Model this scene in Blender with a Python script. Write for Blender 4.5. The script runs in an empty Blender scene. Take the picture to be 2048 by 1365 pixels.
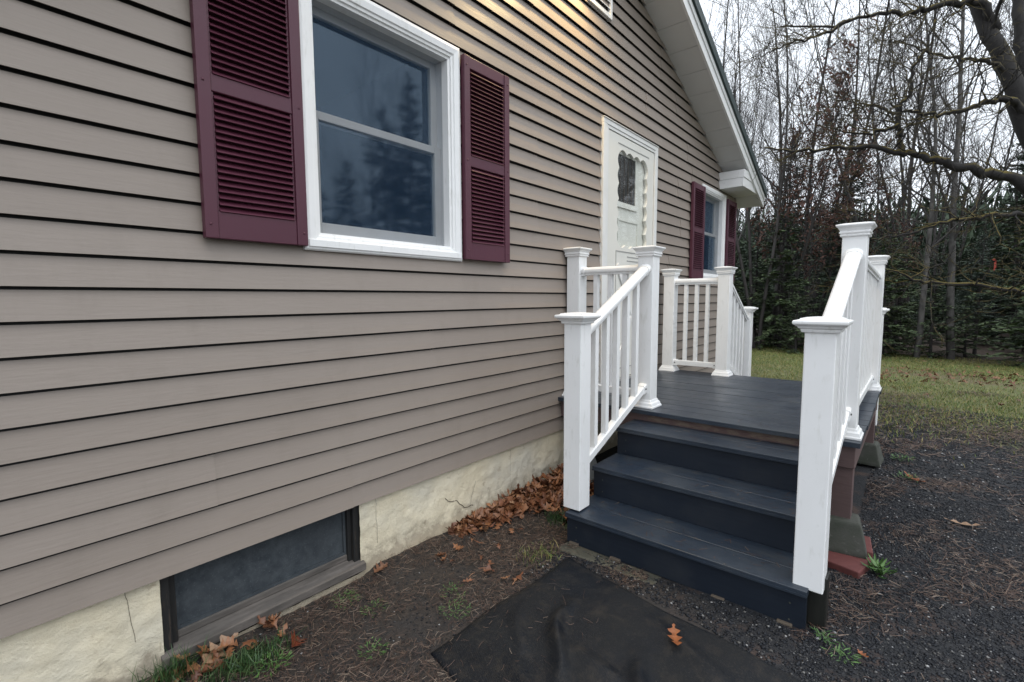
import bpy, bmesh, math, random
import numpy as np
from mathutils import Vector, Matrix, Euler

# ------------------------------------------------------------------ camera, sky, sun, exposure
scn = bpy.context.scene
COL = scn.collection
cd = bpy.data.cameras.new('camera'); cam = bpy.data.objects.new('camera', cd); COL.objects.link(cam)
Rr = Vector((0.641282, -0.767294, -0.004082)); Uu = Vector((0.069892, 0.053114, 0.99614)); Ff = Vector((0.764115, 0.639092, -0.087688))
mw = Matrix((Rr, Uu, -Ff)).transposed().to_4x4(); mw.translation = Vector((0.0, -2.0053, 0.9748))
cam.matrix_world = mw
cd.sensor_width = 36; cd.sensor_fit = 'HORIZONTAL'; cd.lens = 16.994; cd.clip_start = 0.02; cd.clip_end = 2000
scn.camera = cam

SUN_EL, SUN_AZ = math.radians(58), math.radians(200)      # azimuth measured from +Y clockwise
wd = bpy.data.worlds.new('World'); scn.world = wd; wd.use_nodes = True
wn = wd.node_tree; wn.nodes.clear()
def wnode(t, **k):
    n = wn.nodes.new(t)
    for a, b in k.items(): setattr(n, a, b)
    return n
w_out = wnode('ShaderNodeOutputWorld'); w_bg = wnode('ShaderNodeBackground'); w_bg.inputs['Strength'].default_value = 0.1
w_sky = wnode('ShaderNodeTexSky', sky_type='NISHITA', sun_disc=False)
w_sky.sun_elevation = SUN_EL; w_sky.sun_rotation = SUN_AZ
w_tc = wnode('ShaderNodeTexCoord'); w_sep = wnode('ShaderNodeSeparateXYZ')
wn.links.new(w_tc.outputs['Generated'], w_sep.inputs[0])
# overcast layer: standard overcast luminance rises threefold from the horizon to the zenith
w_g = wnode('ShaderNodeMapRange'); w_g.inputs[1].default_value = 0.0; w_g.inputs[2].default_value = 1.0
w_g.inputs[3].default_value = 12.0; w_g.inputs[4].default_value = 23.5
wn.links.new(w_sep.outputs[2], w_g.inputs[0])
w_nz = wnode('ShaderNodeTexNoise'); w_nz.inputs['Scale'].default_value = 3.2; w_nz.inputs['Detail'].default_value = 5; w_nz.inputs['Roughness'].default_value = 0.55
w_mp = wnode('ShaderNodeMapping'); w_mp.inputs['Scale'].default_value = (1, 1, 2.6)
wn.links.new(w_tc.outputs['Generated'], w_mp.inputs[0]); wn.links.new(w_mp.outputs[0], w_nz.inputs[0])
w_nr = wnode('ShaderNodeMapRange'); w_nr.inputs[1].default_value = 0.3; w_nr.inputs[2].default_value = 0.7; w_nr.inputs[3].default_value = 0.92; w_nr.inputs[4].default_value = 1.12
wn.links.new(w_nz.outputs[0], w_nr.inputs[0])
w_mul = wnode('ShaderNodeMath', operation='MULTIPLY'); wn.links.new(w_g.outputs[0], w_mul.inputs[0]); wn.links.new(w_nr.outputs[0], w_mul.inputs[1])
w_col = wnode('ShaderNodeVectorMath', operation='SCALE'); w_col.inputs[0].default_value = (0.93, 0.985, 1.06)
wn.links.new(w_mul.outputs[0], w_col.inputs['Scale'])
w_mix = wnode('ShaderNodeMix', data_type='RGBA'); w_mix.inputs[0].default_value = 0.93
wn.links.new(w_sky.outputs[0], w_mix.inputs[6]); wn.links.new(w_col.outputs[0], w_mix.inputs[7])
wn.links.new(w_mix.outputs[2], w_bg.inputs['Color']); wn.links.new(w_bg.outputs[0], w_out.inputs['Surface'])

sl = bpy.data.lights.new('sun', 'SUN'); sl.energy = 0.7; sl.angle = math.radians(40); sl.color = (1.0, 0.97, 0.93)
so = bpy.data.objects.new('sun', sl); COL.objects.link(so); so.location = (0, -12, 20)
sd = Vector((math.sin(SUN_AZ) * math.cos(SUN_EL), math.cos(SUN_AZ) * math.cos(SUN_EL), math.sin(SUN_EL)))
so.rotation_euler = sd.to_track_quat('Z', 'Y').to_euler()

vs = scn.view_settings; vs.view_transform = 'Standard'; vs.look = 'None'; vs.exposure = 0.0; vs.gamma = 1.0; vs.use_curve_mapping = False
scn.render.engine = 'CYCLES'
scn.cycles.use_denoising = True
scn.cycles.max_bounces = 8; scn.cycles.transparent_max_bounces = 16

# ------------------------------------------------------------------ materials
MATS = {}
class NT:
    def __init__(s, name):
        s.m = bpy.data.materials.new(name); s.m.use_nodes = True; s.t = s.m.node_tree; s.t.nodes.clear()
        s.out = s.t.nodes.new('ShaderNodeOutputMaterial'); s.b = s.t.nodes.new('ShaderNodeBsdfPrincipled')
        s.t.links.new(s.b.outputs[0], s.out.inputs['Surface']); MATS[name] = s.m
        s.tc = s.t.nodes.new('ShaderNodeTexCoord'); s.geo = s.t.nodes.new('ShaderNodeNewGeometry')
    def n(s, t, **k):
        n = s.t.nodes.new(t)
        for a, b in k.items(): setattr(n, a, b)
        return n
    def l(s, a, b): s.t.links.new(a, b)
    def noise(s, scale, detail=4, rough=0.55, vec=None, stretch=None, which='Position'):
        n = s.n('ShaderNodeTexNoise'); n.inputs['Scale'].default_value = scale; n.inputs['Detail'].default_value = detail; n.inputs['Roughness'].default_value = rough
        v = vec if vec is not None else s.geo.outputs['Position']
        if stretch:
            m = s.n('ShaderNodeMapping'); m.inputs['Scale'].default_value = stretch; s.l(v, m.inputs[0]); v = m.outputs[0]
        s.l(v, n.inputs['Vector']); return n.outputs[0]
    def ramp(s, fac, stops, interp='LINEAR'):
        r = s.n('ShaderNodeValToRGB'); r.color_ramp.interpolation = interp
        e = r.color_ramp.elements
        while len(e) < len(stops): e.new(0.5)
        for i, (p, c) in enumerate(stops):
            e[i].position = p; e[i].color = (c, c, c, 1) if isinstance(c, (int, float)) else (*c, 1)
        s.l(fac, r.inputs[0]); return r.outputs[0]
    def mix(s, fac, a, b, blend='MIX'):
        m = s.n('ShaderNodeMix', data_type='RGBA', blend_type=blend)
        for sock, v in ((m.inputs[0], fac), (m.inputs[6], a), (m.inputs[7], b)):
            if isinstance(v, (int, float)): sock.default_value = v
            elif isinstance(v, tuple): sock.default_value = (*v, 1)
            else: s.l(v, sock)
        return m.outputs[2]
    def math(s, op, a, b=0.0, c=None, clamp=False):
        m = s.n('ShaderNodeMath', operation=op, use_clamp=clamp)
        for sock, v in zip(m.inputs, (a, b, c)):
            if v is None: continue
            if isinstance(v, (int, float)): sock.default_value = v
            else: s.l(v, sock)
        return m.outputs[0]
    def xyz(s):
        x = s.n('ShaderNodeSeparateXYZ'); s.l(s.geo.outputs['Position'], x.inputs[0]); return x.outputs
    def bump(s, h, strength=0.3, dist=0.01, prev=None):
        b = s.n('ShaderNodeBump'); b.inputs['Strength'].default_value = strength; b.inputs['Distance'].default_value = dist
        s.l(h, b.inputs['Height'])
        if prev is not None: s.l(prev, b.inputs['Normal'])
        return b.outputs[0]
    def set(s, color=None, rough=None, normal=None, spec=None, **kw):
        for key, v in (('Base Color', color), ('Roughness', rough), ('Normal', normal), ('Specular IOR Level', spec)):
            if v is None: continue
            i = s.b.inputs[key]
            if isinstance(v, (int, float)): i.default_value = v
            elif isinstance(v, tuple): i.default_value = (*v, 1)
            else: s.l(v, i)
        return s.m

def mk_materials():
    m = NT('siding')                      # embossed vinyl clapboard, warm grey
    oi = m.n('ShaderNodeObjectInfo')
    n1 = m.noise(1.3, 3); n2 = m.noise(60, 3, stretch=(0.18, 1, 1.6)); n3 = m.noise(9, 4)
    c = m.mix(m.ramp(n1, [(0.3, 0.0), (0.7, 1.0)]), (0.232, 0.194, 0.163), (0.256, 0.216, 0.183))
    c = m.mix(m.math('MULTIPLY', oi.outputs['Random'], 0.5), c, (0.290, 0.248, 0.214))
    gm = m.noise(7, 6, 0.7, stretch=(1, 1, 0.35)); c = m.mix(m.ramp(gm, [(0.52, 0.0), (0.8, 0.35)]), c, (0.19, 0.16, 0.13))
    c = m.mix(m.ramp(n3, [(0.56, 0.0), (0.8, 0.22)]), c, (0.205, 0.172, 0.145))
    m.set(c, m.ramp(n1, [(0.3, 0.42), (0.7, 0.55)]), m.bump(n2, 0.2, 0.004))
    m = NT('white_vinyl')
    n1 = m.noise(5, 4); n2 = m.noise(40, 4, stretch=(1, 1, 0.25))
    c = m.mix(m.ramp(n1, [(0.45, 0.0), (0.75, 0.5)]), (0.83, 0.835, 0.83), (0.76, 0.765, 0.755))
    c = m.mix(m.ramp(n2, [(0.58, 0.0), (0.78, 0.45)]), c, (0.52, 0.52, 0.47))
    c = m.mix(m.ramp(m.noise(26, 6, 0.75), [(0.60, 0.0), (0.75, 0.3)]), c, (0.46, 0.47, 0.41))
    m.set(c, 0.38, m.bump(m.noise(14, 3), 0.06, 0.003))
    m = NT('white_paint')
    n1 = m.noise(7, 4)
    m.set(m.mix(m.ramp(n1, [(0.45, 0.0), (0.75, 0.6)]), (0.72, 0.72, 0.70), (0.62, 0.62, 0.59)), 0.45, m.bump(m.noise(90, 3), 0.08, 0.002))
    m = NT('door_cream')
    n1 = m.noise(6, 4)
    m.set(m.mix(n1, (0.72, 0.71, 0.655), (0.66, 0.65, 0.60)), 0.4)
    m = NT('soffit_white')
    n1 = m.noise(4, 4)
    m.set(m.mix(n1, (0.62, 0.62, 0.61), (0.70, 0.70, 0.69)), 0.5)
    m = NT('burgundy')
    n1 = m.noise(4, 4); n2 = m.noise(70, 3, stretch=(1, 1, 0.12))
    m.set(m.mix(n1, (0.066, 0.015, 0.029), (0.088, 0.020, 0.038)), m.ramp(n1, [(0.3, 0.38), (0.7, 0.55)]), m.bump(n2, 0.12, 0.002))
    m = NT('deck')                        # dark slate composite boards, damp
    n1 = m.noise(3.5, 5, 0.6); n2 = m.noise(60, 5, 0.6, stretch=(1.5, 0.08, 1.5)); n3 = m.noise(28, 3)
    oi = m.n('ShaderNodeObjectInfo')
    c = m.mix(m.ramp(n2, [(0.3, 0.0), (0.75, 1.0)]), (0.012, 0.019, 0.031), (0.027, 0.038, 0.056))
    c = m.mix(m.ramp(n1, [(0.48, 0.0), (0.8, 0.7)]), c, (0.042, 0.051, 0.060))
    c = m.mix(m.ramp(m.noise(11, 6, 0.75, stretch=(1, 0.4, 1)), [(0.52, 0.0), (0.72, 0.55)]), c, (0.070, 0.073, 0.072))
    c = m.mix(m.math('MULTIPLY', oi.outputs['Random'], 0.35), c, (0.022, 0.031, 0.043))
    c = m.mix(m.ramp(m.noise(120, 2), [(0.74, 0.0), (0.78, 0.5)]), c, (0.22, 0.21, 0.19))
    m.set(c, m.ramp(n1, [(0.35, 0.28), (0.65, 0.48)]), m.bump(n2, 0.25, 0.003))
    m = NT('riser')
    n1 = m.noise(5, 5, 0.6); n2 = m.noise(60, 4, stretch=(1.5, 0.1, 1.2))
    c = m.mix(n2, (0.006, 0.0095, 0.017), (0.013, 0.019, 0.029))
    c = m.mix(m.ramp(n1, [(0.52, 0.0), (0.8, 0.5)]), c, (0.026, 0.029, 0.033))
    m.set(c, m.ramp(n1, [(0.35, 0.45), (0.65, 0.6)]), m.bump(n2, 0.15, 0.002), spec=0.3)
    m = NT('mauve_wood')
    n1 = m.noise(6, 5); n2 = m.noise(45, 5, stretch=(0.25, 0.25, 2)); n3 = m.noise(22, 5, 0.65)
    c = m.mix(n2, (0.084, 0.054, 0.051), (0.125, 0.081, 0.077))
    c = m.mix(m.ramp(n3, [(0.58, 0.0), (0.68, 0.8)]), c, (0.10, 0.055, 0.045))
    m.set(c, 0.65, m.bump(n2, 0.35, 0.004))
    m = NT('peeling_wood')
    n3 = m.noise(26, 5, 0.65, stretch=(1, 0.5, 2)); 
    c = m.mix(m.ramp(n3, [(0.45, 0.0), (0.56, 1.0)]), (0.10, 0.060, 0.055), (0.15, 0.110, 0.082))
    m.set(c, 0.75, m.bump(n3, 0.5, 0.006))
    m = NT('black_wood')
    n2 = m.noise(50, 5, stretch=(1, 1, 0.1))
    m.set(m.mix(n2, (0.006, 0.007, 0.006), (0.022, 0.022, 0.019)), 0.4, m.bump(n2, 0.4, 0.004))
    m = NT('weathered_wood')
    n2 = m.noise(55, 6, 0.65, stretch=(0.12, 1, 1)); n1 = m.noise(6, 4)
    c = m.mix(m.ramp(n2, [(0.3, 0.0), (0.7, 1.0)]), (0.060, 0.052, 0.046), (0.150, 0.132, 0.118))
    c = m.mix(m.ramp(n1, [(0.4, 0.0), (0.7, 0.6)]), c, (0.06, 0.056, 0.05))
    m.set(c, 0.7, m.bump(n2, 0.5, 0.004))
    m = NT('dark_jamb')
    n2 = m.noise(60, 6, 0.7, stretch=(1, 1, 0.08))
    m.set(m.mix(m.ramp(n2, [(0.55, 0.0), (0.75, 1.0)]), (0.012, 0.012, 0.012), (0.09, 0.065, 0.045)), 0.6, m.bump(n2, 0.5, 0.004))
    m = NT('stucco')                      # cream painted parge coat
    n1 = m.noise(5, 6, 0.65); n2 = m.noise(42, 5, 0.6); n3 = m.noise(13, 5, 0.7); n4 = m.noise(2.2, 5)
    c = m.mix(m.ramp(n1, [(0.35, 0.0), (0.7, 1.0)]), (0.78, 0.70, 0.52), (0.62, 0.55, 0.40))
    c = m.mix(m.ramp(n4, [(0.45, 0.0), (0.7, 0.7)]), c, (0.62, 0.60, 0.52))
    c = m.mix(m.ramp(n3, [(0.60, 0.0), (0.74, 0.75)]), c, (0.36, 0.28, 0.175))
    z = m.xyz()[2]
    splash = m.math('SUBTRACT', m.math('MULTIPLY', n3, 0.22), m.math('ADD', z, 0.34))      # soil splashed up from the ground, ragged edge
    c = m.mix(m.ramp(m.math('MULTIPLY', splash, 14), [(0.0, 0.0), (1.0, 0.75)]), c, (0.20, 0.165, 0.12))
    b = m.bump(n2, 0.5, 0.008); b = m.bump(m.noise(110, 5, 0.75), 0.8, 0.005, b); b = m.bump(n1, 0.6, 0.014, b)
    m.set(c, 0.85, b)
    m = NT('underlay'); m.set((0.03, 0.03, 0.03), 0.9)
    m = NT('crack'); m.set((0.10, 0.082, 0.058), 0.9)
    m = NT('concrete')
    n1 = m.noise(9, 5, 0.6); n2 = m.noise(80, 4)
    c = m.mix(m.ramp(n1, [(0.35, 0.0), (0.65, 1.0)]), (0.060, 0.061, 0.052), (0.036, 0.042, 0.030))
    c = m.mix(m.ramp(m.noise(30, 4), [(0.62, 0.0), (0.75, 0.6)]), c, (0.16, 0.155, 0.14))
    m.set(c, 0.8, m.bump(n2, 0.4, 0.004))
    m = NT('grey_concrete')
    n1 = m.noise(9, 5, 0.6)
    m.set(m.mix(n1, (0.22, 0.23, 0.22), (0.30, 0.31, 0.30)), 0.85, m.bump(m.noise(70, 4), 0.4, 0.004))
    m = NT('old_slab')
    n1 = m.noise(7, 6, 0.65)
    m.set(m.mix(m.ramp(n1, [(0.35, 0.0), (0.65, 1.0)]), (0.095, 0.088, 0.062), (0.045, 0.045, 0.034)), 0.85, m.bump(m.noise(60, 5), 0.6, 0.006))
    m = NT('red_brick')
    n1 = m.noise(30, 5)
    m.set(m.mix(n1, (0.085, 0.022, 0.021), (0.15, 0.046, 0.040)), 0.75, m.bump(n1, 0.5, 0.004))
    m = NT('shim'); m.set(m.mix(m.noise(60, 4), (0.12, 0.095, 0.068), (0.07, 0.055, 0.042)), 0.8)
    m = NT('green_metal'); m.set(m.mix(m.noise(4, 4), (0.004, 0.019, 0.018), (0.007, 0.027, 0.025)), 0.4)
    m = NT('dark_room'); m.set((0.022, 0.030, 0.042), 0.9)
    m = NT('metal_grey'); m.set((0.35, 0.35, 0.34), 0.4, Metallic=0)
    m = NT('hinge_dark'); m.set((0.02, 0.02, 0.02), 0.5)
    m = NT('dusty_glass')                 # basement pane behind a dusty screen
    n1 = m.noise(16, 6, 0.7); n2 = m.noise(5, 4); n3 = m.noise(140, 2)
    c = m.mix(m.ramp(n1, [(0.35, 0.0), (0.72, 1.0)]), (0.034, 0.042, 0.050), (0.082, 0.094, 0.102))
    c = m.mix(m.ramp(n2, [(0.4, 0.0), (0.7, 0.6)]), c, (0.040, 0.046, 0.052))
    c = m.mix(m.ramp(n3, [(0.6, 0.0), (0.8, 0.4)]), c, (0.16, 0.17, 0.17))
    m.set(c, m.ramp(n1, [(0.3, 0.5), (0.7, 0.85)]), spec=0.2)
    m = NT('lamp_glow')
    m.set((1, 0.85, 0.6), 0.4); m.b.inputs['Emission Color'].default_value = (1.0, 0.72, 0.36, 1); m.b.inputs['Emission Strength'].default_value = 12
    m = NT('mat')                         # black rubber mat, dusty
    n1 = m.noise(4.5, 6, 0.62); w = m.n('ShaderNodeTexWave'); w.inputs['Scale'].default_value = 42; w.inputs['Distortion'].default_value = 0.6
    mp = m.n('ShaderNodeMapping'); mp.inputs['Rotation'].default_value = (0, 0, 0.5); m.l(m.geo.outputs['Position'], mp.inputs[0]); m.l(mp.outputs[0], w.inputs['Vector'])
    ck = m.n('ShaderNodeTexVoronoi'); ck.inputs['Scale'].default_value = 260; m.l(m.geo.outputs['Position'], ck.inputs['Vector'])
    c = m.mix(m.ramp(n1, [(0.42, 0.0), (0.66, 1.0)]), (0.0026, 0.0045, 0.0080), (0.008, 0.0088, 0.010))
    c = m.mix(m.ramp(m.noise(150, 4, 0.7), [(0.54, 0.0), (0.70, 0.65)]), c, (0.040, 0.036, 0.030))
    c = m.mix(m.ramp(m.noise(12, 6, 0.7), [(0.50, 0.0), (0.70, 0.7)]), c, (0.028, 0.024, 0.020))
    b = m.bump(ck.outputs['Distance'], 0.35, 0.003); b = m.bump(w.outputs[1], 0.2, 0.002, b)
    m.set(c, m.ramp(n1, [(0.35, 0.42), (0.6, 0.75)]), b, spec=0.28)
    m = NT('bark_far')
    n1 = m.noise(1.2, 4); n2 = m.noise(14, 5, stretch=(1, 1, 0.2)); oi = m.n('ShaderNodeObjectInfo')
    c = m.mix(n2, (0.026, 0.024, 0.023), (0.066, 0.061, 0.058))
    c = m.mix(oi.outputs['Random'], c, (0.040, 0.034, 0.033)); 
    m.set(c, 0.9)
    m = NT('bark_pale')
    n2 = m.noise(9, 5, 0.6, stretch=(1, 1, 0.5))
    c = m.mix(m.ramp(n2, [(0.4, 0.0), (0.62, 1.0)]), (0.10, 0.094, 0.090), (0.04, 0.038, 0.036))
    m.set(c, 0.9)
    m = NT('bark_moss')                   # near tree: dark bark, moss on the upper sides of the limbs
    n1 = m.noise(3.0, 5); n2 = m.noise(40, 5, 0.6)
    c = m.mix(n2, (0.008, 0.0075, 0.0075), (0.030, 0.027, 0.026))
    c = m.mix(m.ramp(m.noise(60, 4), [(0.64, 0.0), (0.76, 0.4)]), c, (0.09, 0.095, 0.085))
    nz = m.n('ShaderNodeSeparateXYZ'); m.l(m.geo.outputs['Normal'], nz.inputs[0])
    f = m.math('MULTIPLY', m.ramp(nz.outputs[2], [(0.2, 0.0), (0.5, 1.0)]), m.ramp(n1, [(0.38, 0.0), (0.5, 1.0)]))
    c = m.mix(f, c, m.mix(m.noise(25, 4), (0.042, 0.050, 0.008), (0.150, 0.095, 0.016)))
    m.set(c, 0.9, m.bump(n2, 0.6, 0.01))
    for nm, a, b in (('needle_hemlock', (0.026, 0.048, 0.028), (0.068, 0.102, 0.056)), ('needle_pine', (0.046, 0.074, 0.056), (0.095, 0.130, 0.095)),
                     ('needle_bright', (0.040, 0.070, 0.028), (0.090, 0.125, 0.050)), ('russet_leaf', (0.055, 0.024, 0.016), (0.12, 0.052, 0.034))):
        m = NT(nm)
        r = m.geo.outputs['Random Per Island']
        m.set(m.mix(r, a, b), 0.7)
    m = NT('oak_leaf')
    r = m.geo.outputs['Random Per Island']; n1 = m.noise(45, 4)
    c = m.ramp(r, [(0.0, (0.070, 0.026, 0.014)), (0.25, (0.165, 0.058, 0.025)), (0.5, (0.255, 0.110, 0.047)), (0.72, (0.120, 0.042, 0.022)), (0.9, (0.32, 0.170, 0.085)), (1.0, (0.21, 0.080, 0.034))])
    c = m.mix(m.ramp(n1, [(0.35, 0.0), (0.7, 0.6)]), c, (0.075, 0.030, 0.014))
    m.set(c, 0.5, m.bump(n1, 0.3, 0.003))
    for nm, cc in (('leaf_orange', (0.27, 0.085, 0.025)), ('leaf_red', (0.17, 0.036, 0.014)), ('leaf_brown', (0.17, 0.075, 0.038)), ('leaf_tan', (0.28, 0.17, 0.10))):
        m = NT(nm); n1 = m.noise(50, 4); m.set(m.mix(m.ramp(n1, [(0.35, 0.0), (0.7, 0.65)]), cc, tuple(v * 0.4 for v in cc)), 0.5, m.bump(n1, 0.3, 0.003))
    m = NT('gravel')
    r = m.geo.outputs['Random Per Island']
    c = m.ramp(r, [(0.0, (0.004, 0.005, 0.008)), (0.4, (0.009, 0.011, 0.015)), (0.72, (0.018, 0.020, 0.025)), (0.88, (0.038, 0.038, 0.040)), (0.97, (0.10, 0.096, 0.09)), (0.997, (0.32, 0.32, 0.32))])
    m.set(c, 0.55, m.bump(m.noise(200, 2), 0.2, 0.002), spec=0.3)
    m = NT('pine_needle')
    r = m.geo.outputs['Random Per Island']
    m.set(m.ramp(r, [(0.0, (0.026, 0.013, 0.009)), (0.45, (0.070, 0.036, 0.024)), (0.8, (0.125, 0.076, 0.050)), (1.0, (0.26, 0.20, 0.15))]), 0.6)
    m = NT('lawn_blade')
    r = m.geo.outputs['Random Per Island']; n1 = m.noise(0.8, 5)
    c = m.ramp(r, [(0.0, (0.060, 0.110, 0.022)), (0.5, (0.135, 0.190, 0.044)), (0.78, (0.26, 0.245, 0.070)), (1.0, (0.36, 0.27, 0.12))])
    c = m.mix(m.ramp(n1, [(0.5, 0.0), (0.68, 0.55)]), c, (0.20, 0.165, 0.06))
    m.set(c, 0.6)
    m = NT('fresh_grass')
    r = m.geo.outputs['Random Per Island']
    m.set(m.ramp(r, [(0.0, (0.014, 0.040, 0.012)), (0.6, (0.034, 0.085, 0.022)), (1.0, (0.085, 0.130, 0.045))]), 0.5)
    m = NT('weed_leaf')
    r = m.geo.outputs['Random Per Island']
    m.set(m.ramp(r, [(0.0, (0.030, 0.080, 0.018)), (1.0, (0.095, 0.190, 0.045))]), 0.5)
    m = NT('ribbon'); m.set((0.36, 0.05, 0.03), 0.6)
    m = NT('interior_door'); m.set(m.mix(m.noise(5, 3), (0.74, 0.74, 0.69), (0.68, 0.68, 0.63)), 0.45)
    # clear glass and insect screen
    m = NT('glass'); t = m.t
    tr = m.n('ShaderNodeBsdfTransparent'); tr.inputs[0].default_value = (0.93, 0.96, 0.96, 1); gl = m.n('ShaderNodeBsdfGlossy'); gl.inputs['Roughness'].default_value = 0.045; gl.inputs['Color'].default_value = (0.66, 0.84, 1.0, 1)
    dt = m.n('ShaderNodeVectorMath', operation='DOT_PRODUCT'); m.l(m.geo.outputs['Incoming'], dt.inputs[0]); m.l(m.geo.outputs['Normal'], dt.inputs[1])
    cs = m.math('ABSOLUTE', dt.outputs['Value']); fz_ = m.math('POWER', m.math('SUBTRACT', 1.0, cs), 5.0)        # two-sided Schlick reflectance of double glazing
    fr_v = m.math('MULTIPLY_ADD', fz_, 0.83, 0.17)
    nb = m.bump(m.noise(3, 2), 0.04, 0.02); m.l(nb, gl.inputs['Normal'])
    mx = m.n('ShaderNodeMixShader'); m.l(fr_v, mx.inputs[0]); m.l(tr.outputs[0], mx.inputs[1]); m.l(gl.outputs[0], mx.inputs[2]); m.l(mx.outputs[0], m.out.inputs['Surface'])
    m = NT('door_glass')
    tr = m.n('ShaderNodeBsdfTransparent'); tr.inputs[0].default_value = (0.96, 0.97, 0.96, 1); gl = m.n('ShaderNodeBsdfGlossy'); gl.inputs['Roughness'].default_value = 0.03
    dt = m.n('ShaderNodeVectorMath', operation='DOT_PRODUCT'); m.l(m.geo.outputs['Incoming'], dt.inputs[0]); m.l(m.geo.outputs['Normal'], dt.inputs[1])
    fz_ = m.math('POWER', m.math('SUBTRACT', 1.0, m.math('ABSOLUTE', dt.outputs['Value'])), 5.0)
    mx = m.n('ShaderNodeMixShader'); m.l(m.math('MULTIPLY_ADD', fz_, 0.96, 0.04), mx.inputs[0]); m.l(tr.outputs[0], mx.inputs[1]); m.l(gl.outputs[0], mx.inputs[2]); m.l(mx.outputs[0], m.out.inputs['Surface'])
    m = NT('insect_screen')
    tr = m.n('ShaderNodeBsdfTransparent'); df = m.n('ShaderNodeBsdfDiffuse')
    m.l(m.mix(m.ramp(m.noise(3.0, 5, 0.6), [(0.35, 0.0), (0.7, 1.0)]), (0.022, 0.044, 0.080), (0.044, 0.074, 0.120)), df.inputs[0])
    mx = m.n('ShaderNodeMixShader'); mx.inputs[0].default_value = 0.40
    m.l(tr.outputs[0], mx.inputs[1]); m.l(df.outputs[0], mx.inputs[2]); m.l(mx.outputs[0], m.out.inputs['Surface'])
    # ground sheet: soil by the house, dark gravel drive, lawn beyond, wood floor
    m = NT('ground')
    x, y, z = m.xyz()
    nb = m.noise(0.7, 5, 0.6); nm_ = m.noise(6, 6, 0.65); nf = m.noise(45, 5, 0.65); nv = m.noise(140, 3)
    soil = m.mix(m.ramp(nf, [(0.35, 0.0), (0.65, 1.0)]), (0.012, 0.010, 0.009), (0.046, 0.035, 0.028))
    soil = m.mix(m.ramp(nm_, [(0.45, 0.0), (0.65, 0.8)]), soil, (0.022, 0.020, 0.020))
    grav = m.mix(m.ramp(nv, [(0.35, 0.0), (0.7, 1.0)]), (0.004, 0.005, 0.007), (0.018, 0.019, 0.022))
    need = m.mix(nf, (0.034, 0.020, 0.015), (0.075, 0.044, 0.031))
    grav = m.mix(m.ramp(nm_, [(0.52, 0.0), (0.66, 0.8)]), grav, need)
    lawn = m.mix(m.ramp(nf, [(0.35, 0.0), (0.65, 1.0)]), (0.060, 0.075, 0.022), (0.150, 0.145, 0.050))
    lawn = m.mix(m.ramp(m.noise(0.9, 6, 0.6, stretch=(1.3, 0.6, 1)), [(0.54, 0.0), (0.68, 0.6)]), lawn, m.mix(nf, (0.085, 0.052, 0.036), (0.15, 0.092, 0.060)))
    wood = m.mix(nf, (0.030, 0.022, 0.016), (0.075, 0.046, 0.030))
    wob = m.math('MULTIPLY', m.math('SUBTRACT', nm_, 0.5), 2.2)
    yw = m.math('MULTIPLY', m.math('SUBTRACT', nm_, 0.5), 0.5)
    f_gr = m.math('MULTIPLY', m.math('SUBTRACT', m.math('ADD', x, m.math('MULTIPLY', y, -1.0)), 3.0), 1.6, clamp=True)   # toward the drive side
    f_gr = m.ramp(m.math('ADD', f_gr, yw), [(0.3, 0.0), (0.7, 1.0)])
    base = m.mix(f_gr, soil, grav)
    e = m.math('ADD', m.math('ADD', x, wob), m.math('MULTIPLY_ADD', m.math('MINIMUM', y, -0.9), -0.8, -0.95))
    f_l = m.ramp(m.math('MULTIPLY', m.math('SUBTRACT', e, 6.9), 0.5, clamp=True), [(0.0, 0.0), (1.0, 1.0)])
    base = m.mix(f_l, base, lawn)
    f_w = m.ramp(m.math('MULTIPLY', m.math('SUBTRACT', m.math('ADD', x, m.math('MULTIPLY', wob, 0.5)), 13.2), 0.8, clamp=True), [(0.0, 0.0), (1.0, 1.0)])
    base = m.mix(f_w, base, wood)
    b = m.bump(nv, 0.5, 0.006); b = m.bump(nf, 0.6, 0.015, b)
    m.set(base, 0.8, b)
mk_materials()

# ------------------------------------------------------------------ helpers
def link_mesh(name, me, mat, parent=None):
    if mat and not me.materials: me.materials.append(MATS[mat])
    o = bpy.data.objects.new(name, me); COL.objects.link(o)
    if parent is not None: o.parent = parent
    return o
def from_data(name, V, F, mat, parent=None, smooth=False):
    me = bpy.data.meshes.new(name); me.from_pydata(V, [], F); me.update()
    if smooth: me.polygons.foreach_set('use_smooth', [True] * len(me.polygons))
    return link_mesh(name, me, mat, parent)
def from_arrays(name, V, F, mat, parent=None, smooth=False):
    """V (n,3) float, F (m,k) int: fast path for big meshes"""
    V = np.asarray(V, np.float32); F = np.asarray(F, np.int32); k = F.shape[1]
    me = bpy.data.meshes.new(name)
    me.vertices.add(len(V)); me.vertices.foreach_set('co', V.ravel())
    me.loops.add(F.size); me.loops.foreach_set('vertex_index', F.ravel())
    me.polygons.add(len(F)); me.polygons.foreach_set('loop_start', np.arange(0, F.size, k, dtype=np.int32))
    me.polygons.foreach_set('loop_total', np.full(len(F), k, np.int32))
    if smooth: me.polygons.foreach_set('use_smooth', np.ones(len(F), bool))
    me.update(calc_edges=True); me.validate()
    return link_mesh(name, me, mat, parent)
def empty(name, loc=(0, 0, 0), parent=None):
    o = bpy.data.objects.new(name, None); COL.objects.link(o); o.location = loc; o.empty_display_size = 0.1
    if parent is not None: o.parent = parent
    return o
def tag(o, label=None, cat=None, group=None, kind=None):
    for k, v in (('label', label), ('category', cat), ('group', group), ('kind', kind)):
        if v: o[k] = v
    return o
BOXC = {}
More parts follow.
